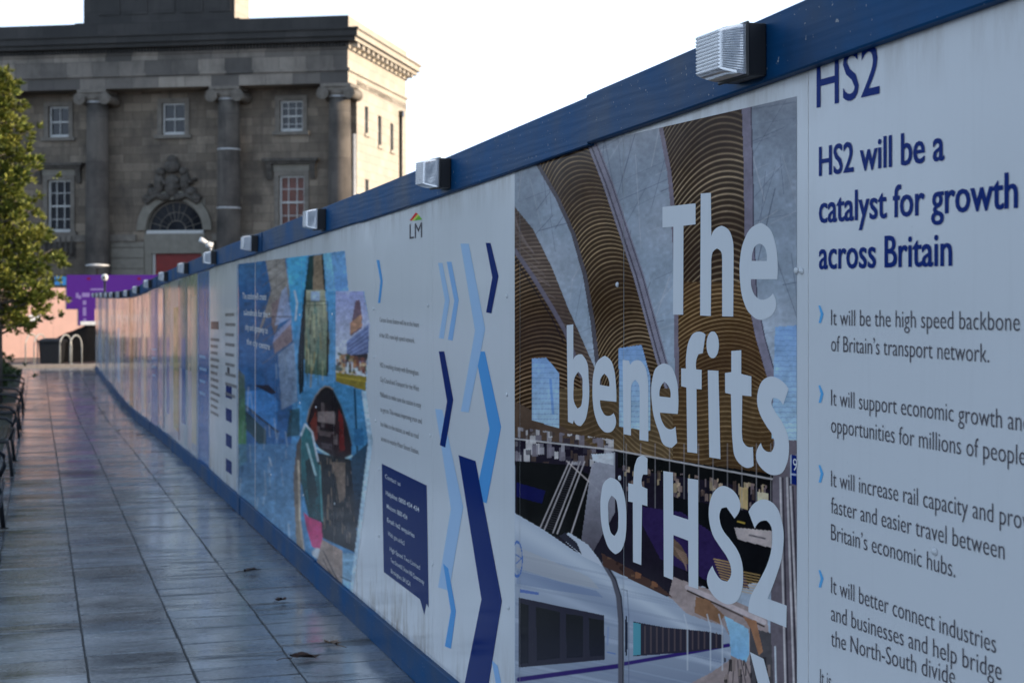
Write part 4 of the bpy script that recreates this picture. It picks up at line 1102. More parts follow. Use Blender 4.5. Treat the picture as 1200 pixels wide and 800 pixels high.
# ------------------------------------------------------------------ bulkhead lamps along the top rail
def lamp_proto():
    """Frame: x along the hoarding (towards the camera), y out over the path, z up; origin on the rail."""
    root = thing('bulkhead_lamp', (0, 0, 0), 'x', 'lamp', 'bulkhead lamps along the blue top rail')
    L_, H_, D1, D2 = 0.165, 0.128, 0.05, 0.118
    h = MB(); h.box(-L_/2, L_/2, 0.0, D1, -H_/2, H_/2)
    h.box(-L_/2 - .004, L_/2 + .004, D1 - .004, D1 + .004, -H_/2 - .004, H_/2 + .004)
    h.build('housing', M['black'], root, bevel=0.009, local=True)
    t = MB(); t.box(-L_/2 + .016, L_/2 - .016, D1 + .0045, D1 + .012, -H_/2 + .016, H_/2 - .016)
    t.tube([(-L_/2 + .03, D1 + .034, 0), (L_/2 - .03, D1 + .034, 0)], 0.015, 10)
    t.build('lamp_tray', M['reflector'], root, local=True)
    g = MB()
    # ribbed end faces, top, bottom and prismatic front as one moulding
    z0, z1 = -H_/2 + .004, H_/2 - .004; x0, x1 = -L_/2 + .003, L_/2 - .003; ins = 0.012
    NY = 22
    def side(fun, nu, nv):
        gi = [[g.vert(fun(u / nu, v / nv)) for u in range(nu + 1)] for v in range(nv + 1)]
        for v in range(nv):
            for u in range(nu):
                g.face((gi[v][u], gi[v][u + 1], gi[v + 1][u + 1], gi[v + 1][u]))
    def tap(y): return ins * max(0, (y - D1 - .012) / (D2 - D1 - .012)) ** 1.3
    def endf(sx):
        def f(u, v):
            y = D1 + .0042 + (D2 - D1 - .0042) * u; t_ = tap(y)
            z = (z0 + t_) + (z1 - z0 - 2 * t_) * v
            rib = 0.0016 * (1 - abs(((v * 19) % 1) * 2 - 1)) if 0.06 < v < 0.94 and 0.12 < u < 0.93 else 0
            return (sx * (x1 - t_ + rib), y, z)
        return f
    side(endf(1), 8, 76); side(lambda u, v: endf(-1)(1 - u, v), 8, 76)
    def tb(s_):
        def f(u, v):
            y = D1 + .0042 + (D2 - D1 - .0042) * v; t_ = tap(y)
            x = (x0 + t_) + (x1 - x0 - 2 * t_) * u
            rib = 0.0014 * (1 - abs(((u * 16) % 1) * 2 - 1)) if .12 < v < .9 else 0
            return (x, y, s_ * (z1 - t_ + rib))
        return f
    side(lambda u, v: tb(1)(1 - u, v), 64, 6); side(tb(-1), 64, 6)
    def fr(u, v):
        x = (x0 + ins) + (x1 - x0 - 2 * ins) * u; z = (z0 + ins) + (z1 - z0 - 2 * ins) * v
        edge = min(u, 1 - u, v, 1 - v) * 2
        pu = (1 - abs(((u * 14) % 1) * 2 - 1)); pv = (1 - abs(((v * 11) % 1) * 2 - 1))
        return (x, D2 + (0.0060 * min(pu, pv) if edge > 0.02 else 0), z)
    side(lambda u, v: fr(1 - u, v), 56, 44)
    g.build('diffuser', M['lens'], root, local=True)
    return root
lampY = [3.81 + 2.865 * k for k in range(16) if 3.81 + 2.865 * k < 47]
ordn = ['first', 'second', 'third', 'fourth', 'fifth', 'sixth', 'seventh', 'eighth', 'ninth', 'tenth', 'eleventh', 'twelfth', 'thirteenth', 'fourteenth', 'fifteenth', 'sixteenth']
lamp_lab = {0: 'largest clear bulkhead lamp on the blue rail, above the title picture board', 1: 'clear bulkhead lamp on the blue rail above the board of blue chevrons',
            2: 'clear bulkhead lamp on the blue rail, above the board joint left of the LM emblem', 3: 'clear bulkhead lamp on the blue rail, above the blue tram picture'}
lp = lamp_proto()
lrot = math.atan2(EX.y, EX.x)
for k, Y in enumerate(lampY):
    o = lp if k == 0 else copy_tree(lp)
    pr = (0.002, 0.009, 0.003)[int(np.searchsorted(cuts, Y) - 1) % 3]
    o.location = wp(Y, pr + 0.0005, fz(Y) + 0.083)
    slope = (fz(Y - .3) - fz(Y + .3)) / .6
    o.rotation_euler = (random.uniform(-.02, .02), -math.atan(slope) * 0.9 + random.uniform(-.03, .03), lrot + math.pi + random.uniform(-.015, .015))
    o['label'] = lamp_lab.get(k, 'clear bulkhead lamp on the blue rail, %s lamp along from the near end' % ordn[k])
# the local frame above is x along -EX, y along NW
# ------------------------------------------------------------------ benches along the left edge
def bench_proto():
    root = thing('park_bench', (0, 0, 0), 'x', 'bench', 'black benches along the left edge of the path')
    Ln = 1.75
    s = MB()
    prof = []
    for k in range(9): prof.append((-0.46 + k * 0.05, 0.435 - 0.012 * math.sin(k / 8 * math.pi) ))
    for k in range(5):
        a = k / 4 * R(85); prof.append((-0.04 + 0.05 * math.sin(a), 0.385 + 0.05 * math.cos(a)))
    for (y, z), (y2, z2) in zip(prof[:-1], prof[1:]):
        dy, dz = y2 - y, z2 - z; l = math.hypot(dy, dz); ny, nz = -dz / l, dy / l
        g_ = 0.006 / l
        a = (y + dy * g_, z + dz * g_); b = (y2 - dy * g_, z2 - dz * g_)
        pts = [(a[0], a[1]), (b[0], b[1]), (b[0] + ny * .012, b[1] + nz * .012), (a[0] + ny * .012, a[1] + nz * .012)]
        s.prism([(-Ln/2 + .03, p[0], p[1]) for p in pts], [(Ln/2 - .03, p[0], p[1]) for p in pts])
    s.build('seat', M['seatmetal'], root, local=True)
    b_ = MB()
    for k in range(7):
        y, z = -0.49 - k * 0.018, 0.50 + k * 0.055
        pts = [(y, z), (y - .013, z + .044), (y - .025, z + .040), (y - .012, z - .004)]
        b_.prism([(-Ln/2 + .03, p[0], p[1]) for p in pts], [(Ln/2 - .03, p[0], p[1]) for p in pts])
    b_.build('backrest', M['seatmetal'], root, local=True)
    for sx in (-1, 1):
        x = sx * (Ln / 2 - 0.01)
        m = MB()
        m.tube([(x, -0.63, 0.9), (x, -0.56, 0.66), (x, -0.50, 0.45), (x, -0.53, 0.22), (x, -0.58, 0.012)], 0.021, 10)
        m.tube([(x, -0.50, 0.425), (x, -0.25, 0.405), (x, -0.05, 0.40), (x, -0.02, 0.22), (x, 0.0, 0.012)], 0.021, 10)
        m.box(x - .03, x + .03, -0.62, -0.54, 0, 0.012); m.box(x - .03, x + .03, -0.04, 0.04, 0, 0.012)
        m.build('leg', M['blackmetal'], root, local=True)
        a = MB()
        a.tube([(x, -0.555, 0.66), (x, -0.40, 0.685), (x, -0.20, 0.68), (x, -0.06, 0.655), (x, 0.005, 0.60), (x, 0.01, 0.52), (x, -0.03, 0.42)], 0.019, 10)
        a.build('armrest', M['blackmetal'], root, local=True)
    return root
bp = bench_proto()
bl = ['nearest black slatted bench, cut off by the photo edge', 'second black slatted bench from the camera beside the path', 'third black slatted bench from the camera beside the path', 'farthest black slatted bench, in front of the low hedge']
for k, Y in enumerate((12.35, 18.4, 24.6, 31.0)):
    o = bp if k == 0 else copy_tree(bp)
    o.location = wpg(Y, 1.97, 0.002)
    # bench faces the hoarding: local +y towards -NW
    ydir = -NW
    o.rotation_euler = (0, 0, math.atan2(ydir.y, ydir.x) - math.pi / 2)
    o['label'] = bl[k]

# ------------------------------------------------------------------ fallen leaves
M['leaf'] = plain('wet brown leaf', (0.075, 0.032, 0.016), 0.35, 0, 0.5, 30, 0.3)
M['leaf2'] = plain('wet tan leaf', (0.15, 0.075, 0.03), 0.4, 0, 0.4, 30, 0.3)
leaf_lab = ['dark brown curled leaf nearest the camera on the paving', 'tan brown leaf closest to the blue kickboard on the near paving', 'small dark leaf on paving below the magenta tram nose', 'brown leaf lying flat on the paving, fourth from the camera',
            'brown leaf beside the far kickboard, on wet paving', 'dark leaf near the hoarding foot below the white boards', 'small dark leaf in the far middle of the path', 'tiny leaf at the far end of the path near the step', 'brown scrap of leaf by the far kickboard']
for k, (px, py, sz, rz, mt) in enumerate(((352, 773, .105, .3, 'leaf'), (391, 757, .08, 2.4, 'leaf2'), (328, 706, .06, 1.0, 'leaf'), (293, 671, .085, .2, 'leaf'), (164, 511, .11, .6, 'leaf'), (138, 506, .1, 2, 'leaf'), (119, 484, .12, 0, 'leaf'), (66, 444, .12, .4, 'leaf'), (112, 467, .12, 2.7, 'leaf'))):
    rr = random.Random(k); m = MB(); n = 18
    ctr = m.vert((0, 0, 0.012))
    ring = []
    for q in range(n):
        a = 2 * math.pi * q / n
        rad = sz * (0.55 + 0.16 * math.cos(a) + 0.13 * math.cos(5 * a) + rr.uniform(-.04, .04))
        ring.append(m.vert((rad * math.cos(a) * 1.15, rad * math.sin(a) * .7, 0.006 + rr.uniform(0, .02) + 0.012 * math.sin(a) ** 2)))
    for q in range(n): m.face((ctr, ring[q], ring[(q + 1) % n]), 0, True)
    m.tube([(-sz * .4, 0, .008), (-sz * .8, .004, .012), (-sz * 1.15, -.006, .006)], 0.0022, 5)
    o = m.build('fallen_leaf', M[mt])
    p = on_ground(px, py); o.location = (p.x, p.y, p.z + 0.003); o.rotation_euler = (0, 0, rz)
    tag(o, leaf_lab[k], 'leaf', 'fallen leaves on the wet paving')

# ------------------------------------------------------------------ trees and hedge
def leaf_mat(name, a, b):
    t = NT(name); g = t.n('ShaderNodeNewGeometry')
    c = t.mix(t.ramp(t.noise(t.coord(), 1.6, 3), [(0.35, 0.0), (0.65, 1.0)]), a, b)
    ri = t.n('ShaderNodeHueSaturation'); t.l(c, ri.inputs['Color'])
    mr = t.n('ShaderNodeMapRange', {3: 0.55, 4: 1.5}); t.l(g.outputs['Random Per Island'], mr.inputs[0]); t.l(mr.outputs[0], ri.inputs['Value'])
    return t.set(Base_Color=ri.outputs[0], Roughness=0.5, Transmission_Weight=0.0, Specular_IOR_Level=0.3)
M['needle'] = leaf_mat('yellow green needles', (0.11, 0.14, 0.026), (0.22, 0.22, 0.042))
M['hedgeleaf'] = leaf_mat('dark hedge leaves', (0.035, 0.06, 0.016), (0.06, 0.09, 0.02))
M['bark'] = plain('grey bark', (0.12, 0.105, 0.09), 0.9, 0, 0.3, 12, 0.6)
def tuft(m, p, dirn, rr, n, L_, W_):
    for _ in range(n):
        d = (dirn + Vector((rr.gauss(0, .6), rr.gauss(0, .6), rr.gauss(0, .5)))).normalized()
        s = d.cross(Vector((rr.gauss(0, 1), rr.gauss(0, 1), rr.gauss(0, 1))))
        if s.length < .01: continue
        s.normalize(); l = L_ * rr.uniform(.6, 1.25); w_ = W_ * rr.uniform(.7, 1.3)
        q = p + d * rr.uniform(0, L_ * .5)
        m.poly([q - s * w_ * .4, q + d * l * .5 - s * w_, q + d * l, q + d * l * .5 + s * w_])
def conifer(base, hgt, rad, label, seed, group=None, lean=0.0, dens=1.0, clear=1.5):
    rr = random.Random(seed)
    root = thing('conifer_tree', base, label, 'tree', group)
    B = Vector(base); t = MB()
    t.tube([B + Vector((lean * k / 6 + rr.uniform(-.03, .03), rr.uniform(-.03, .03), hgt * .97 * k / 6 - .05 * (k == 0))) for k in range(7)], [0.13, .115, .10, .08, .06, .035, .012], 10)
    c = MB()
    nb = int(190 * dens)
    for i in range(nb):
        u = (i + rr.random()) / nb
        h = clear + (hgt - clear) * u ** 0.9
        r = rad * ((1 - u) ** 0.8) * rr.choice([.5, .7, .9, 1.0, 1.2]) * rr.uniform(.85, 1.1) + .10
        if u < 0.06: r *= .75
        az = i * 2.39996 + rr.uniform(-.5, .5)
        o = B + Vector((lean * h / hgt, 0, h)); dirn = Vector((math.cos(az), math.sin(az), rr.uniform(-.12, .30)))
        pts = [o + dirn * (r * k / 5) + Vector((0, 0, .12 * r * (k / 5) ** 2)) for k in range(6)]
        t.tube(pts, [.026 * (1 - k / 6) + .004 for k in range(6)], 5)
        nt_ = max(4, int(r * 15))
        for k in range(nt_):
            f = rr.uniform(.22, 1.0) ** .8
            p = o + dirn * (r * f) + Vector((0, 0, .12 * r * f * f)) + Vector((rr.gauss(0, .12), rr.gauss(0, .12), rr.gauss(0, .09)))
            tuft(c, p, (dirn + Vector((0, 0, .5))), rr, int(24), 0.12, 0.02)
    t.build('trunk', M['bark'], root)
    c.build('crown', M['needle'], root)
    return root
def at_px(px, Y):
    X = (px - 600) / F * Y
    return (X, Y, gz(X, Y))
conifer(at_px(-4, 30), 6.6, 1.16, 'sunlit yellow green conifer standing left of the path before the salmon wall', 3)
tl = MB(); rr = random.Random(31)  # trees out of view, added to block horizon glow in the board reflections
for q in range(60):
    yy = -6 + q * 2.4 + rr.uniform(-.8, .8); xx = -28 - .128 * yy + rr.uniform(-3, 2); hh = rr.choice([2.6, 3.5, 4.5, 6.0, 7.5]) if yy < 44 else rr.uniform(7, 12); rw = rr.uniform(1.2, 2.2)
    if yy < 44 and rr.random() < .25: continue
    b0 = Vector((xx, yy, gz(xx, yy)))
    tl.tube([b0, b0 + Vector((0, 0, hh * .8))], [.18, .05], 7, 1)
    for k in range(900):
        a = rr.uniform(0, 6.283); u = rr.random(); rad = rw * math.sqrt(rr.random()) * (1.0 - .75 * u ** 1.5); h_ = hh * (.16 + .84 * u)
        p = b0 + Vector((rad * math.cos(a), rad * math.sin(a), h_)); d = Vector((rr.gauss(0, 1), rr.gauss(0, 1), rr.gauss(0, .8))).normalized(); e = d.cross(Vector((rr.gauss(0, 1), rr.gauss(0, 1), rr.gauss(0, 1)))).normalized()
        tl.poly([p - d * .22, p + e * .13, p + d * .22, p - e * .13])
tag(tl.build('wood', [M['hedgeleaf'], M['bark']]), 'dark belt of trees across the lawn left of the path', 'trees', kind='stuff')
hr = random.Random(4)
hp = wpg(37.0, 2.9)
hroot = thing('hedge', hp, 'low dark green hedge beside the farthest bench, under the conifer', 'hedge')
hm = MB(); hs = MB()
for k in range(700):
    y = hr.uniform(33.2, 41); d = hr.gauss(2.85, .26); z = abs(hr.gauss(.35, .22))
    p = wpg(y, d, min(z, .85))
    tuft(hm, p, Vector((hr.gauss(0, .5), hr.gauss(0, .5), .8)), hr, 14, .10, .022)
for k in range(26):
    p = wpg(33.4 + k * .29, 2.85 + hr.uniform(-.1, .1)); hs.tube([p, p + Vector((hr.uniform(-.1, .1), hr.uniform(-.1, .1), .3)), p + Vector((hr.uniform(-.2, .2), hr.uniform(-.2, .2), .62))], [.016, .012, .006], 5)
hm.build('foliage', M['hedgeleaf'], hroot); hs.build('stem', M['bark'], hroot)

# ------------------------------------------------------------------ salmon and purple hoarding at the end of the path
FA = Vector(at_px(112, 59.0))

FD = EX.cross(Vector((0, 0, 1)))               # runs across the path, leftwards along NW
def far_pt(px, py, lift=0.0):
    """pixel -> point on the far hoarding's face."""
    k = (px - 600) / F
    # FA + s*NW : X = kY
    s = (k * FA.y - FA.x) / (NW.x - k * NW.y)
    p = FA + NW * s
    return Vector((p.x, p.y, CZ + (HZ - py) / F * p.y)) + EX * lift
g0 = gw(57) 
far = thing('site_hoarding', FA + NW * 2, 'tall salmon pink hoarding with a purple printed band at the path end', 'hoarding')
fm = MB()
s0, s1 = -9.0, 3.9
nseg = 11
for k in range(nseg):
    a = FA + NW * (s0 + (s1 - s0) * k / nseg + .002); b = FA + NW * (s0 + (s1 - s0) * (k + 1) / nseg - .002)
    for z0_, z1_ in ((g0 - .05, g0 + 2.62),):
        q = [Vector((a.x, a.y, z0_)), Vector((b.x, b.y, z0_)), Vector((b.x, b.y, z0_)) - EX * .03, Vector((a.x, a.y, z0_)) - EX * .03]
        fm.prism(q, [Vector((p.x, p.y, z1_)) for p in q])
fm.build('panel', M['pink'], far)
def far_film(name, pts, mat, lift, thick=0.0):
    m = MB()
    a = [far_pt(x, y, lift) for x, y in pts]
    if thick:
        m.prism(a, [p + EX * thick for p in a])
    else: m.poly(a)
    o = m.build(name, mat, far)
    return o
far_film('purple_band', [(78, 322), (262, 322), (262, 362), (111, 362), (111, 381), (92, 381), (92, 362), (78, 362)], M['purplefilm'], 0.004, 0.02)
for x0, x1, y0, y1 in ((89, 92, 343, 349), (96, 105, 343, 348), (92, 95, 346, 350), (97, 101, 352, 357), (97, 101, 360, 370), (97.5, 101, 373, 378), (106, 124, 338, 340)):
    far_film('print_block', [(x0, y0), (x1, y0), (x1, y1), (x0, y1)], M['paleviolet'], 0.0275)
for x0, x1 in ((102, 106), (161, 165)):
    far_film('print_block', [(x0, 325), (x1, 325), (x1, 328), (x0, 328)], M['maroon'], 0.0275)
far_film('blue_band', [(64, 324), (77.5, 324), (77.5, 334), (64, 334)], M['bluefilm'], 0.004, 0.015)
far_film('notice', [(34, 369), (48, 369), (48, 377), (34, 377)], M['white'], 0.004, 0.006)

# things standing in front of it
def far_base(px, py_): 
    p = on_ground(px, py_); return p
def hoop(px, py, wd, h, label):
    p = far_base(px, py); root = thing('cycle_stand', p, label, 'cycle stand', 'hoop cycle stands at the path end')
    m = MB(); pts = [p + EX.cross(Vector((0, 0, 1))) * 0]
    ax = (EX * .85 + NW * .52).normalized()
    pl = [p - ax * wd / 2]
    pl.append(p - ax * wd / 2 + Vector((0, 0, h * .62)))
    for k in range(9):
        a = math.pi - math.pi * k / 8
        pl.append(p + ax * (wd / 2 * math.cos(a)) + Vector((0, 0, h * .62 + h * .38 * math.sin(a))))
    pl += [p + ax * wd / 2]
    m.tube(pl, .023, 8)
    m.build('hoop', M['dullsteel'], root)
    f = MB()
    for sgn in (-1, 1):
        c = p + ax * sgn * wd / 2; f.lathe([(.06, 0), (.06, .008), (.03, .012)], 12, c)
    f.build('base_plate', M['steel'], root)
hoop(37, 425.5, .75, 1.0, 'leftmost steel hoop cycle stand left of the black bin'); hoop(47, 425.5, .75, 1.0, 'steel hoop cycle stand just left of the black bin')
hoop(77, 426.5, .75, 1.0, 'steel hoop cycle stand just right of the black bin'); hoop(89, 427.5, .75, 1.0, 'steel hoop cycle stand in front of the black covered heap')
bpz = far_base(61, 425.5)
bn = thing('litter_bin', bpz, 'black square litter bin with a wide lid before the salmon wall', 'bin')
m = MB(); wB = .40
def sq(c, hx, z): return [c + Vector((-hx, -hx, z)), c + Vector((hx, -hx, z)), c + Vector((hx, hx, z)), c + Vector((-hx, hx, z))]
m.prism(sq(bpz, wB * .80, 0), sq(bpz, wB * .9, .72)); m.build('body', M['black'], bn, bevel=.02)
m = MB(); m.prism(sq(bpz, wB * 1.02, .722), sq(bpz, wB * 1.02, .79)); m.prism(sq(bpz, wB * .95, .792), sq(bpz, wB * .6, .86)); m.build('lid', M['black'], bn, bevel=.015)

# black tarpaulin-covered heap beside the hoarding's far end
hc = far_base(96, 424.5)
heap = thing('covered_heap', hc, 'black tarpaulin covered heap between the bin and the far end of the white hoarding', 'covered heap')
hmB = MB(); rr = random.Random(12)
nx_, ny_ = 26, 14
across = -NW
gi = []
for jx in range(nx_ + 1):
    row = []
    for jy in range(ny_ + 1):
        u = jx / nx_; v = jy / ny_ * 2 - 1
        s_ = -1.05 + 1.65 * u
        hgt = np.interp(u, [0, .12, .3, .55, .75, .92, 1], [.05, .85, 1.02, 1.16, 1.30, 1.28, 1.1])
        prof = max(0.0, 1 - abs(v) ** 2.6)
        p = hc + across * s_ + (-EX) * (v * .5 + .25)
        z = hgt * (0.02 + .98 * prof) + .05 * mnoise.noise(Vector((u * 6, v * 3, 1))) * prof
        row.append(hmB.vert((p.x, p.y, hc.z + max(z, 0.0))))
    gi.append(row)
for a in range(nx_):
    for b in range(ny_):
        hmB.face((gi[a][b], gi[a + 1][b], gi[a + 1][b + 1], gi[a][b + 1]), 0, True)
hmB.face([gi[nx_][b] for b in range(ny_ + 1)]); hmB.face([gi[0][b] for b in range(ny_, -1, -1)])
hmB.build('cover', M['cover'], heap)
# white board resting on the heap
m = MB()
c0_ = hc + across * .10 + Vector((0, 0, 1.30)); 
for s_, l_, z_ in ((-.10, .56, .0), (.42, .34, .03)):
    c = hc + across * (s_ + .05) - EX * .25 + Vector((0, 0, 1.29 + z_))
    m.prism([c + across * 0 - EX * .2, c + across * l_ - EX * .2, c + across * l_ + EX * .25, c + EX * .25], [q + Vector((0, 0, .13)) for q in (c - EX * .2, c + across * l_ - EX * .2, c + across * l_ + EX * .25, c + EX * .25)])
o = m.build('white_box', M['paintwhite'], bevel=.01); tag(o, 'flat white boxes lying on top of the black covered heap', 'box')

# ------------------------------------------------------------------ cameras and street lamp beyond the hoarding
sc_p = wp(43.5, -0.12, fz(43.5))
cp = thing('security_camera', Vector((sc_p.x, sc_p.y, gw(43.5))), 'round white security camera on a dark pole above the far hoarding', 'camera')
m = MB(); zt = CZ + (HZ - 327) / F * 43.5
m.tube([(sc_p.x, sc_p.y, gw(43.5)), (sc_p.x, sc_p.y, zt)], .032, 10); m.build('pole', M['blackmetal'], cp)
m = MB(); m.lathe([(.0, -.1), (.05, -.095), (.085, -.05), (.095, 0), (.085, .05), (.05, .09), (0, .1)], 18, (sc_p.x, sc_p.y, zt + .05)); m.build('camera_dome', M['paintwhite'], cp)
m = MB(); c = Vector((sc_p.x, sc_p.y - .085, zt + .045)); m.tube([c, c + Vector((.006, -.03, 0))], [.042, .036], 14); m.build('lens', M['black'], cp)
# street lamp with a flat white head
lpz = Vector(at_px(114, 63.0))
sl_ = thing('street_lamp', lpz, 'street lamp with a flat white disc head above the purple band', 'street lamp')
zt = CZ + (HZ - 311) / F * 63
m = MB(); m.tube([lpz, lpz + Vector((0, 0, 1.0)), Vector((lpz.x, lpz.y, zt - .08))], [.07, .05, .04], 12); m.build('post', M['blackmetal'], sl_)
m = MB(); m.lathe([(.05, -.12), (.12, -.07), (.47, -.02), (.48, .015), (.30, .05), (.03, .075)], 32, (lpz.x, lpz.y, zt)); m.build('lamp_head', M['paintwhite'], sl_)
# small white floodlight on the rail
fp = wp(15.9, -0.01, fz(15.9) + .157)
fl = thing('floodlight', fp, 'small white tilted floodlight fixed on top of the blue rail', 'floodlight')
m = MB(); m.tube([fp, fp + Vector((0, 0, .075))], .012, 8); m.build('bracket', M['steel'], fl)
m = MB(); c = fp + Vector((0, 0, .09)); m.tube([c + Vector((.02, 0, -.015)), c + Vector((-.03, -.02, .0)), c + Vector((-.035, -.02, .003))], [.032, .034, .03], 12); m.build('joint', M['paintwhite'], fl)
m = MB(); m.tube([c + Vector((-.03, -.02, .01)), c + Vector((-.09, -.04, .045)), c + Vector((-.10, -.045, .05))], [.022, .03, .026], 12); m.build('lamp_head', M['paintwhite'], fl)

# ------------------------------------------------------------------ the old stone station building
BX, BY = -7.68, 72.0
BG = gw(70)
BA = math.atan2(-.181, .9835)
bld = thing('stone_building', (BX, BY, BG), 'old sooty stone building with giant Ionic columns and an arched doorway', 'building', rz=BA)
UX = Vector((math.cos(BA), math.sin(BA), 0)); VY = Vector((-math.sin(BA), math.cos(BA), 0))
def fpx(px, py, v):
    """pixel -> (x, z) on the plane local y = v of the building."""
    k = (px - 600) / F
    ox, oy = BX + VY.x * v, BY + VY.y * v
    x = (k * oy - ox) / (UX.x - k * UX.y)
    Yw = oy + UX.y * x
    return x, CZ + (HZ - py) / F * Yw - BG
def spx(px, py):
    """pixel -> (y, z) on the right flank (local x = 0)."""
    k = (px - 600) / F
    y = (k * BY - BX) / (VY.x - k * VY.y)
    Yw = BY + VY.y * y
    return y, CZ + (HZ - py) / F * Yw - BG
V0 = 1.43; W_ = 19.05; DEP = 11.0
ZA0 = fpx(408, 97, 0)[1]; ZA1 = fpx(408, 79.5, 0)[1]; ZF1 = fpx(408, 57, 0)[1]; ZC0 = fpx(408, 49, 0)[1]; ZC1 = fpx(408, 37, 0)[1]; ZP = fpx(408, 18, 0)[1]
def bpart(m, name, mat, parent=None, bevel=0.0):
    return m.build(name, mat, parent or bld, bevel, local=True)
def sub(m, name, mat, parent): return m.build(name, mat, parent, local=True)
# front wall with real openings: built as strips around the window and door holes
wins = []
def win_rect(x0, x1, y0, y1): 
    a, zt_ = fpx(x0, y0, V0); b, zb_ = fpx(x1, y1, V0); return a, b, zb_, zt_
UP = [win_rect(57, 81, 125, 161), win_rect(190, 217, 121, 158), win_rect(328, 355, 118, 154)]
LO = [win_rect(56, 83, 211, 272), win_rect(327, 357, 206, 268)]
ax0, zsp = fpx(172, 270, V0); ax1, _ = fpx(238, 270, V0)
acx = (ax0 + ax1) / 2; ar = (ax1 - ax0) / 2
dx0, dzt = fpx(178, 297, V0); dx1, _ = fpx(236, 297, V0)
holes = [tuple(r) for r in UP + LO] + [(ax0 - .1, ax1 + .1, 0, zsp + ar + .1)]
fw = MB()
xs = sorted({-W_, 0.0} | {h[0] for h in holes} | {h[1] for h in holes}); zs = sorted({0.0, ZA0 + .3} | {h[2] for h in holes} | {h[3] for h in holes})
for xa, xb in zip(xs[:-1], xs[1:]):
    for za, zb in zip(zs[:-1], zs[1:]):
        cx, cz = (xa + xb) / 2, (za + zb) / 2
        if any(h[0] < cx < h[1] and h[2] < cz < h[3] for h in holes): continue
        fw.poly([(xa, V0, za), (xb, V0, za), (xb, V0, zb), (xa, V0, zb)])
for h in holes:                                # reveals
    d = V0 + .3
    fw.poly([(h[0], V0, h[2]), (h[0], V0, h[3]), (h[0], d, h[3]), (h[0], d, h[2])]); fw.poly([(h[1], V0, h[2]), (h[1], d, h[2]), (h[1], d, h[3]), (h[1], V0, h[3])])
    fw.poly([(h[0], V0, h[3]), (h[1], V0, h[3]), (h[1], d, h[3]), (h[0], d, h[3])]); fw.poly([(h[0], V0, h[2]), (h[0], d, h[2]), (h[1], d, h[2]), (h[1], V0, h[2])])
fw.poly([(-W_, V0, 0), (-W_, V0, ZA0 + .3), (-W_, DEP, ZA0 + .3), (-W_, DEP, 0)]); fw.poly([(-W_, DEP, 0), (-W_, DEP, ZA0 + .3), (0, DEP, ZA0 + .3), (0, DEP, 0)])
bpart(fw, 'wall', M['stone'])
# flank
S_w = []
for (x0, x1, y0, y1) in ((427.5, 431.5, 124, 156), (443, 447, 135, 170), (457.5, 461, 144, 176), (428, 432, 210, 240), (444, 447, 217, 245)):
    a, zt_ = spx(x0, y0); b, _ = spx(x1, y0); _, zb_ = spx(x0, y1); S_w.append((a, b, zb_, zt_))
sw = MB()
ys_ = sorted({V0, DEP} | {h[0] for h in S_w} | {h[1] for h in S_w}); zs = sorted({0.0, ZA0 + .3} | {h[2] for h in S_w} | {h[3] for h in S_w})
for ya, yb in zip(ys_[:-1], ys_[1:]):
    for za, zb in zip(zs[:-1], zs[1:]):
        cy, cz = (ya + yb) / 2, (za + zb) / 2
        if any(h[0] < cy < h[1] and h[2] < cz < h[3] for h in S_w): continue
        sw.poly([(0, ya, za), (0, yb, za), (0, yb, zb), (0, ya, zb)])
for h in S_w:
    sw.poly([(0, h[0], h[2]), (-.25, h[0], h[2]), (-.25, h[0], h[3]), (0, h[0], h[3])]); sw.poly([(0, h[1], h[2]), (0, h[1], h[3]), (-.25, h[1], h[3]), (-.25, h[1], h[2])])
    sw.poly([(0, h[0], h[3]), (-.25, h[0], h[3]), (-.25, h[1], h[3]), (0, h[1], h[3])]); sw.poly([(0, h[0], h[2]), (0, h[1], h[2]), (-.25, h[1], h[2]), (-.25, h[0], h[2])])
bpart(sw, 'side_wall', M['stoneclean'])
for h in S_w:
    m = MB(); m.poly([(-.2, h[0], h[2]), (-.2, h[1], h[2]), (-.2, h[1], h[3]), (-.2, h[0], h[3])]); wo_ = bpart(m, 'window', M['pane'])
    m = MB(); m.box(-.19, -.15, h[0], h[1], (h[2] + h[3]) / 2 - .03, (h[2] + h[3]) / 2 + .03); sub(m, 'frame', M['sash'], wo_)
    m = MB(); m.box(-.1, .09, h[0] - .12, h[1] + .12, h[2] - .16, h[2]); sub(m, 'sill', M['stoneclean'], wo_)
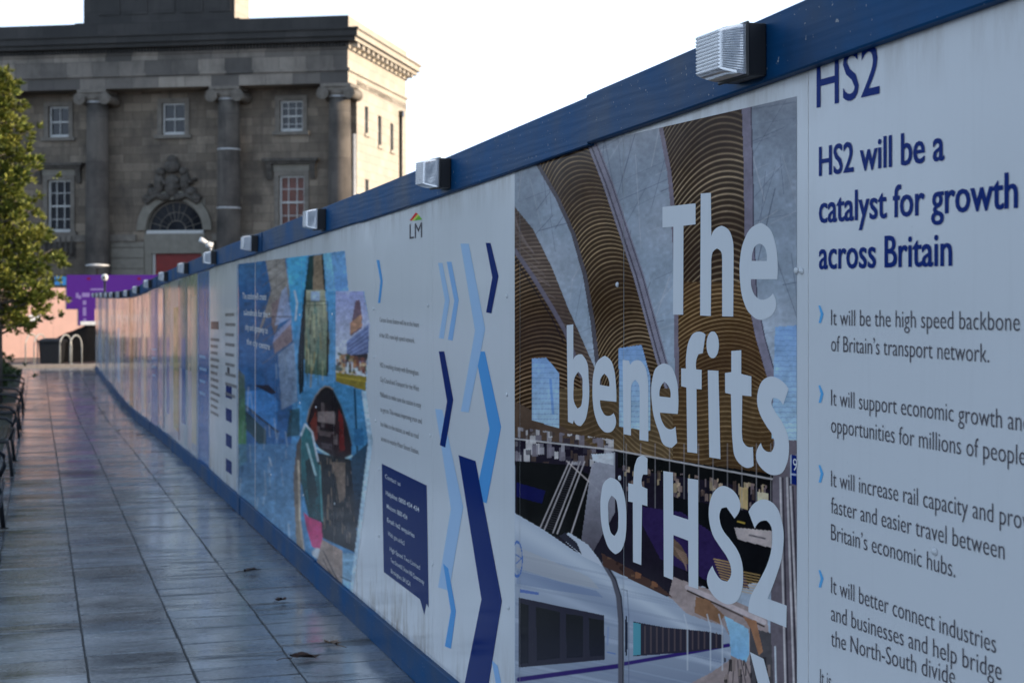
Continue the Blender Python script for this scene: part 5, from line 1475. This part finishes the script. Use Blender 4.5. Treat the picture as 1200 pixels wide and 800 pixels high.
def sash_window(r, nx, nz, mat_glass, sill=True, hood=False, surround=.22):
    x0, x1, z0, z1 = r
    m = MB(); m.poly([(x0, V0 + .22, z0), (x1, V0 + .22, z0), (x1, V0 + .22, z1), (x0, V0 + .22, z1)]); wo_ = bpart(m, 'window', mat_glass)
    f = MB(); e = .09; y0, y1 = V0 + .13, V0 + .215
    f.box(x0, x0 + e, y0, y1, z0, z1); f.box(x1 - e, x1, y0, y1, z0, z1); f.box(x0 + e, x1 - e, y0, y1, z1 - e, z1); f.box(x0 + e, x1 - e, y0 - .02, y1, z0, z0 + e * 1.7)
    f.box(x0 + e, x1 - e, y0, y1, (z0 + z1) / 2 - .04, (z0 + z1) / 2 + .04)
    for k in range(1, nx): 
        x = x0 + (x1 - x0) * k / nx; f.box(x - .018, x + .018, y0 + .02, y1 - .002, z0 + e * 1.7, (z0 + z1) / 2 - .04); f.box(x - .018, x + .018, y0 + .02, y1 - .002, (z0 + z1) / 2 + .04, z1 - e)
    for k in range(1, nz):
        if k * 2 == nz: continue
        z = z0 + (z1 - z0) * k / nz; f.box(x0 + e, x1 - e, y0 + .024, y1 - .004, z - .018, z + .018)
    sub(f, 'frame', M['sash'], wo_)
    s = MB(); g_ = surround
    s.box(x0 - g_, x0, V0 - .07, V0 + .05, z0, z1 + g_); s.box(x1, x1 + g_, V0 - .07, V0 + .05, z0, z1 + g_); s.box(x0, x1, V0 - .07, V0 + .05, z1, z1 + g_)
    sub(s, 'surround', M['surround'], wo_)
    s = MB(); s.box(x0 - g_ - .12, x1 + g_ + .12, V0 - .16, V0 + .12, z0 - .17, z0 - .002); sub(s, 'sill', M['surround'], wo_)
    if hood:
        s = MB(); s.box(x0 - g_ - .05, x1 + g_ + .05, V0 - .09, V0 + .05, z1 + g_ + .002, z1 + g_ + .33); sub(s, 'lintel', M['palestone'], wo_)
        s = MB(); zt_ = z1 + g_ + .334
        s.box(x0 - g_ - .42, x1 + g_ + .42, V0 - .30, V0 + .05, zt_, zt_ + .12); s.box(x0 - g_ - .52, x1 + g_ + .52, V0 - .42, V0 + .05, zt_ + .122, zt_ + .26)
        for sg in (0, 1):
            xx = x0 - g_ - .36 if sg == 0 else x1 + g_ + .1
            s.prism([(xx, V0 + .05, zt_ - .75), (xx + .26, V0 + .05, zt_ - .75), (xx + .26, V0 - .08, zt_ - .75), (xx, V0 - .08, zt_ - .75)], [(xx, V0 + .05, zt_ - .002), (xx + .26, V0 + .05, zt_ - .002), (xx + .26, V0 - .26, zt_ - .002), (xx, V0 - .26, zt_ - .002)])
        sub(s, 'hood', M['carving'], wo_)
        s = MB(); zb = z0 - .2
        s.box(x0 - g_ - .05, x1 + g_ + .05, V0 - .05, V0 + .03, zb - 1.15, zb)
        for k in range(6):
            xx = x0 - g_ + .1 + k * (x1 - x0 + 2 * g_ - .2) / 5; s.lathe([(.05, -1.0), (.10, -.75), (.05, -.45), (.07, -.15), (.05, 0)], 8, (xx, V0 - .12, zb))
        sub(s, 'balustrade', M['carving'], wo_)
for r, nx, nz in zip(UP, (2, 2, 3), (2, 2, 4)): sash_window(r, nx, nz, M['pane'])
sash_window(LO[0], 3, 4, M['dimpane'], hood=True); sash_window(LO[1], 3, 4, M['blind'], hood=True)
# arched doorway
m = MB(); n = 28
def arc(r, k, y): a = math.pi * k / n; return (acx - r * math.cos(a), y, zsp + r * math.sin(a))
for r0, r1_, y in ((ar * 1.02, ar * 1.33, V0 - .14),):
    for k in range(n):
        m.prism([arc(r0, k, V0 + .32), arc(r1_, k, V0 + .05), arc(r1_, k, y), arc(r0, k, y)], [arc(r0, k + 1, V0 + .32), arc(r1_, k + 1, V0 + .05), arc(r1_, k + 1, y), arc(r0, k + 1, y)])
# spandrels between the arch and the square hole
for k in range(n):
    p, q = arc(ar * 1.1, k, V0 + .02), arc(ar * 1.1, k + 1, V0 + .02)
    top = zsp + ar + .1 + .02
    def clampx(x): return min(max(x, ax0 - .12), ax1 + .12)
    m.poly([(clampx(p[0]), V0 + .02, min(p[2], top)), (clampx(q[0]), V0 + .02, min(q[2], top)), (clampx(q[0]), V0 + .02, top), (clampx(p[0]), V0 + .02, top)])
arch = bpart(m, 'archway', M['palestone'])
m = MB(); m.poly([arc(ar * 1.02, k, V0 + .26) for k in range(n + 1)]); fan = bpart(m, 'fanlight', M['dimpane'])
m = MB()
for rr_, w2 in ((.98, .07), (.62, .03), (.34, .03)):
    for k in range(n): 
        a, b = arc(ar * rr_, k, V0 + .22), arc(ar * rr_, k + 1, V0 + .22); a2, b2 = arc(ar * rr_ - w2, k, V0 + .22), arc(ar * rr_ - w2, k + 1, V0 + .22)
        m.poly([a, b, b2, a2])
for k in range(1, 11):
    a = math.pi * k / 11; c_, s_ = -math.cos(a), math.sin(a); px_, pz_ = -s_ * .016, c_ * .016
    p0_ = (acx + c_ * ar * .3, zsp + s_ * ar * .3); p1_ = (acx + c_ * ar * .95, zsp + s_ * ar * .95)
    m.poly([(p0_[0] - px_, V0 + .215, p0_[1] + pz_), (p1_[0] - px_, V0 + .215, p1_[1] + pz_), (p1_[0] + px_, V0 + .215, p1_[1] - pz_), (p0_[0] + px_, V0 + .215, p0_[1] - pz_)])
sub(m, 'glazing_bars', M['surround'], fan)
m = MB(); m.box(ax0 - .02, ax1 + .02, V0 - .02, V0 + .3, zsp - .16, zsp - .002); sub(m, 'sill', M['sash'], fan)
zl = fpx(203, 284, V0)[1]
m = MB(); m.box(ax0 - .1, ax1 + .1, V0 - .05, V0 + .3, dzt, zsp - .164); m.box(ax0 - .1, dx0, V0 - .03, V0 + .3, 0, dzt - .002); m.box(dx1, ax1 + .1, V0 - .03, V0 + .3, 0, dzt - .002)
bpart(m, 'door_surround', M['palestone'])
m = MB(); m.box(dx0 + .12, dx1 - .0, V0 + .2, V0 + .26, 0, dzt - .004)
for k in range(1, 7): m.box(dx0 + (dx1 - dx0) * k / 7 - .01, dx0 + (dx1 - dx0) * k / 7 + .01, V0 + .19, V0 + .199, 0, dzt - .01)
dr = bpart(m, 'door', M['reddoor'])
m = MB(); m.box(dx0, dx0 + .118, V0 + .12, V0 + .26, 0, dzt - .004); sub(m, 'frame', M['sash'], dr)
# string course and rusticated base either side of the door
zs0 = fpx(150, 283, V0)[1]; zs1 = fpx(150, 275, V0)[1]
for a, b in ((-W_, ax0 - .36 * ar), (ax1 + .36 * ar, 0)):
    m = MB(); m.box(a, b, V0 - .16, V0 + .02, zs0, zs1); bpart(m, 'string_course', M['surround'])
for a, b in ((fpx(131, 300, V0)[0], ax0 - .12), (ax1 + .12, fpx(252, 300, V0)[0])):
    m = MB(); z = 0.0; q = 0
    while z < zs0 - .1:
        zz = min(z + .52, zs0 - .004); m.box(a, b, V0 - .09, V0 + .02, z, zz - .035); z = zz; q += 1
    bpart(m, 'rustication', M['palestone'])
# coat of arms
m = MB(); rr = random.Random(21)
ccx, ccz = fpx(203, 216, V0); 
def blob(x, z, rx, rz, ry=.25, y=V0 - .12):
    i = len(m.v); n1, n2 = 10, 7
    rows = []
    for a in range(n2 + 1):
        t = -math.pi / 2 + math.pi * a / n2
        rows.append([m.vert((x + rx * math.cos(t) * math.cos(2 * math.pi * b / n1), y + ry * math.cos(t) * math.sin(2 * math.pi * b / n1), z + rz * math.sin(t))) for b in range(n1)])
    for a in range(n2):
        for b in range(n1): m.face((rows[a][b], rows[a][(b + 1) % n1], rows[a + 1][(b + 1) % n1], rows[a + 1][b]), 0, True)
S = (ax1 - ax0) / 74.0
blob(ccx, ccz - 2 * S, 11 * S, 14 * S); blob(ccx, ccz + 22 * S, 11 * S, 9 * S, .3); blob(ccx, ccz + 30 * S, 7 * S, 6 * S)
for sg in (-1, 1):
    blob(ccx + sg * 17 * S, ccz + 2 * S, 7 * S, 14 * S); blob(ccx + sg * 15 * S, ccz + 15 * S, 5.5 * S, 6 * S, .3); blob(ccx + sg * 25 * S, ccz - 10 * S, 8 * S, 7 * S); blob(ccx + sg * 32 * S, ccz - 17 * S, 7 * S, 5 * S); blob(ccx + sg * 10 * S, ccz - 16 * S, 9 * S, 5 * S)
    for k in range(7): blob(ccx + sg * rr.uniform(4, 32) * S, ccz + rr.uniform(-16, 8) * S, rr.uniform(2, 4) * S, rr.uniform(2, 4) * S, .34)
    m.tube([(ccx + sg * 8 * S, V0 - .3, ccz - 18 * S), (ccx + sg * 20 * S, V0 - .28, ccz - 14 * S), (ccx + sg * 33 * S, V0 - .2, ccz - 23 * S), (ccx + sg * 37 * S, V0 - .15, ccz - 20 * S)], [3 * S, 3.4 * S, 3 * S, 2 * S], 8)
bpart(m, 'coat_of_arms', M['carving'])
# columns
def column(xc):
    vc = .66; r = .60
    ztop = ZA0 - .60
    m = MB(); prof = [(r * 1.02, .42)] + [(r * (1.0 - .16 * (k / 12) ** 1.7), .42 + (ztop - .42) * k / 12) for k in range(1, 13)]
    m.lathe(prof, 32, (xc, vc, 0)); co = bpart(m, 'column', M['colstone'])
    m = MB(); m.box(xc - .82, xc + .82, vc - .82, vc + .82, 0, .2); m.lathe([(.78, .202), (.8, .27), (.72, .32), (.69, .36), (.66, .42)], 32, (xc, vc, 0)); sub(m, 'base', M['colstone'], co)
    m = MB(); m.lathe([(.525, ztop - .02), (.545, ztop + .03), (.53, ztop + .06)], 32, (xc, vc, 0)); sub(m, 'lead_ring', M['lead'], co)
    m = MB()
    m.lathe([(.50, ztop + .062), (.54, ztop + .16), (.62, ztop + .26)], 28, (xc, vc, 0))
    m.box(xc - .66, xc + .66, vc - .58, vc + .58, ztop + .27, ztop + .44); m.box(xc - .74, xc + .74, vc - .68, vc + .68, ztop + .442, ZA0 - .002)
    for sx in (-1, 1):
        cxv = xc + sx * .66
        m.tube([(cxv, vc - .66, ztop + .15), (cxv, vc - .3, ztop + .15), (cxv, vc + .3, ztop + .15), (cxv, vc + .66, ztop + .15)], [.29, .22, .22, .29], 20)
        pts = []
        for k in range(40):
            a = k / 39 * 4.2 * math.pi; rad = .285 - .245 * k / 39
            pts.append((cxv + sx * rad * math.sin(a), vc - .675, ztop + .15 + rad * math.cos(a)))
        m.tube(pts, .022, 6); m.tube([(cxv, vc - .67, ztop + .15), (cxv, vc - .70, ztop + .15)], .06, 10)
    sub(m, 'capital', M['surround'], co)
    return co, ztop
for q, xc in enumerate((-.61, -6.14, -12.89, -18.42)):
    co, ztop = column(xc)
    if q == 1:
        for (py) in (174, 243):
            z = fpx(268, py, .06)[1]; rr_ = .60 * (1 - .16 * ((z - .42) / (ztop - .42)) ** 1.7)
            m = MB(); m.lathe([(rr_ + .005, z - .04), (rr_ + .02, z - .03), (rr_ + .02, z + .03), (rr_ + .005, z + .04)], 32, (xc, .66, 0)); sub(m, 'lead_ring', M['lead'], co)
# entablature: architrave, frieze, dentils, cornice, parapet, running round the front and the flank
def course(m, z0, z1, out, mi=0, mside=1):
    x1 = out; y0 = -out; x0 = -W_ - out; y1 = DEP + out
    m.poly([(x0, y0, z0), (x1, y0, z0), (x1, y0, z1), (x0, y0, z1)], mi); m.poly([(x1, y0, z0), (x1, y1, z0), (x1, y1, z1), (x1, y0, z1)], mside)
    m.poly([(x1, y1, z0), (x0, y1, z0), (x0, y1, z1), (x1, y1, z1)], mi); m.poly([(x0, y1, z0), (x0, y0, z0), (x0, y0, z1), (x0, y1, z1)], mi)
    m.poly([(x0, y0, z1), (x1, y0, z1), (x1, y1, z1), (x0, y1, z1)], mi); m.poly([(x0, y0, z0), (x0, y1, z0), (x1, y1, z0), (x1, y0, z0)], mi)
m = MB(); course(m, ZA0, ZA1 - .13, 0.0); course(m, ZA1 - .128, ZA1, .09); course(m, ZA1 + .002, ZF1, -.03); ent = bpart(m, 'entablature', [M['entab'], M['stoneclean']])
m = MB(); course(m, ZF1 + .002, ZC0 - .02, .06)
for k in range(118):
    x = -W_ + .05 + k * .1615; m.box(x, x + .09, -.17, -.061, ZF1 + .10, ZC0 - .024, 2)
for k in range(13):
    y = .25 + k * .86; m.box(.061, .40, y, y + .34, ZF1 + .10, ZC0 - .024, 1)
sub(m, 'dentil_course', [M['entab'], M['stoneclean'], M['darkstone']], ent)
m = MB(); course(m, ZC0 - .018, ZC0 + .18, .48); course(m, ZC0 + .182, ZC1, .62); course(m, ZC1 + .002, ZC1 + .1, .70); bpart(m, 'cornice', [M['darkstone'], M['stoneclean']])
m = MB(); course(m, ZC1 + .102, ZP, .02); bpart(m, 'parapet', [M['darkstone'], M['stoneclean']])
at0 = fpx(98, 10, .6)[0]; at1 = fpx(275, 10, .6)[0]
m = MB()
def blk(x0, x1, y0, y1, z0, z1):
    m.poly([(x0, y0, z0), (x1, y0, z0), (x1, y0, z1), (x0, y0, z1)], 0); m.poly([(x1, y0, z0), (x1, y1, z0), (x1, y1, z1), (x1, y0, z1)], 1)
    m.poly([(x1, y1, z0), (x0, y1, z0), (x0, y1, z1), (x1, y1, z1)], 0); m.poly([(x0, y1, z0), (x0, y0, z0), (x0, y0, z1), (x0, y1, z1)], 0); m.poly([(x0, y0, z1), (x1, y0, z1), (x1, y1, z1), (x0, y1, z1)], 0)
blk(at0 - .35, at1 + .35, .35, 3.0, ZP - .6, ZP + .12); blk(at0, at1, .6, 2.6, ZP + .122, ZP + 3.4); blk(at0 - .2, at1 + .2, .4, 2.8, ZP + 3.402, ZP + 3.8)
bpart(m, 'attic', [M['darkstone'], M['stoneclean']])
m = MB()
xa = at0 + .8
for k in range(5): m.box(xa + k * 1.42, xa + k * 1.42 + 1.1, .555, .598, ZP + .5, ZP + 2.6)
bpart(m, 'attic_panels', M['darkstone'])
# drainpipes
m = MB(); y_, zt_ = spx(468, 137); m.tube([(.09, y_, 0), (.09, y_, zt_)], .08, 8); m.box(.01, .22, y_ - .16, y_ + .16, zt_, zt_ + .3); bpart(m, 'drainpipe', M['blackmetal'])
m = MB(); xx, zt_ = fpx(415, 157, V0 - .12); m.tube([(-.10, V0 - .12, 0), (-.10, V0 - .12, zt_)], .09, 10); bpart(m, 'drainpipe', M['lead'])
print('built', len(bpy.data.objects), 'objects')
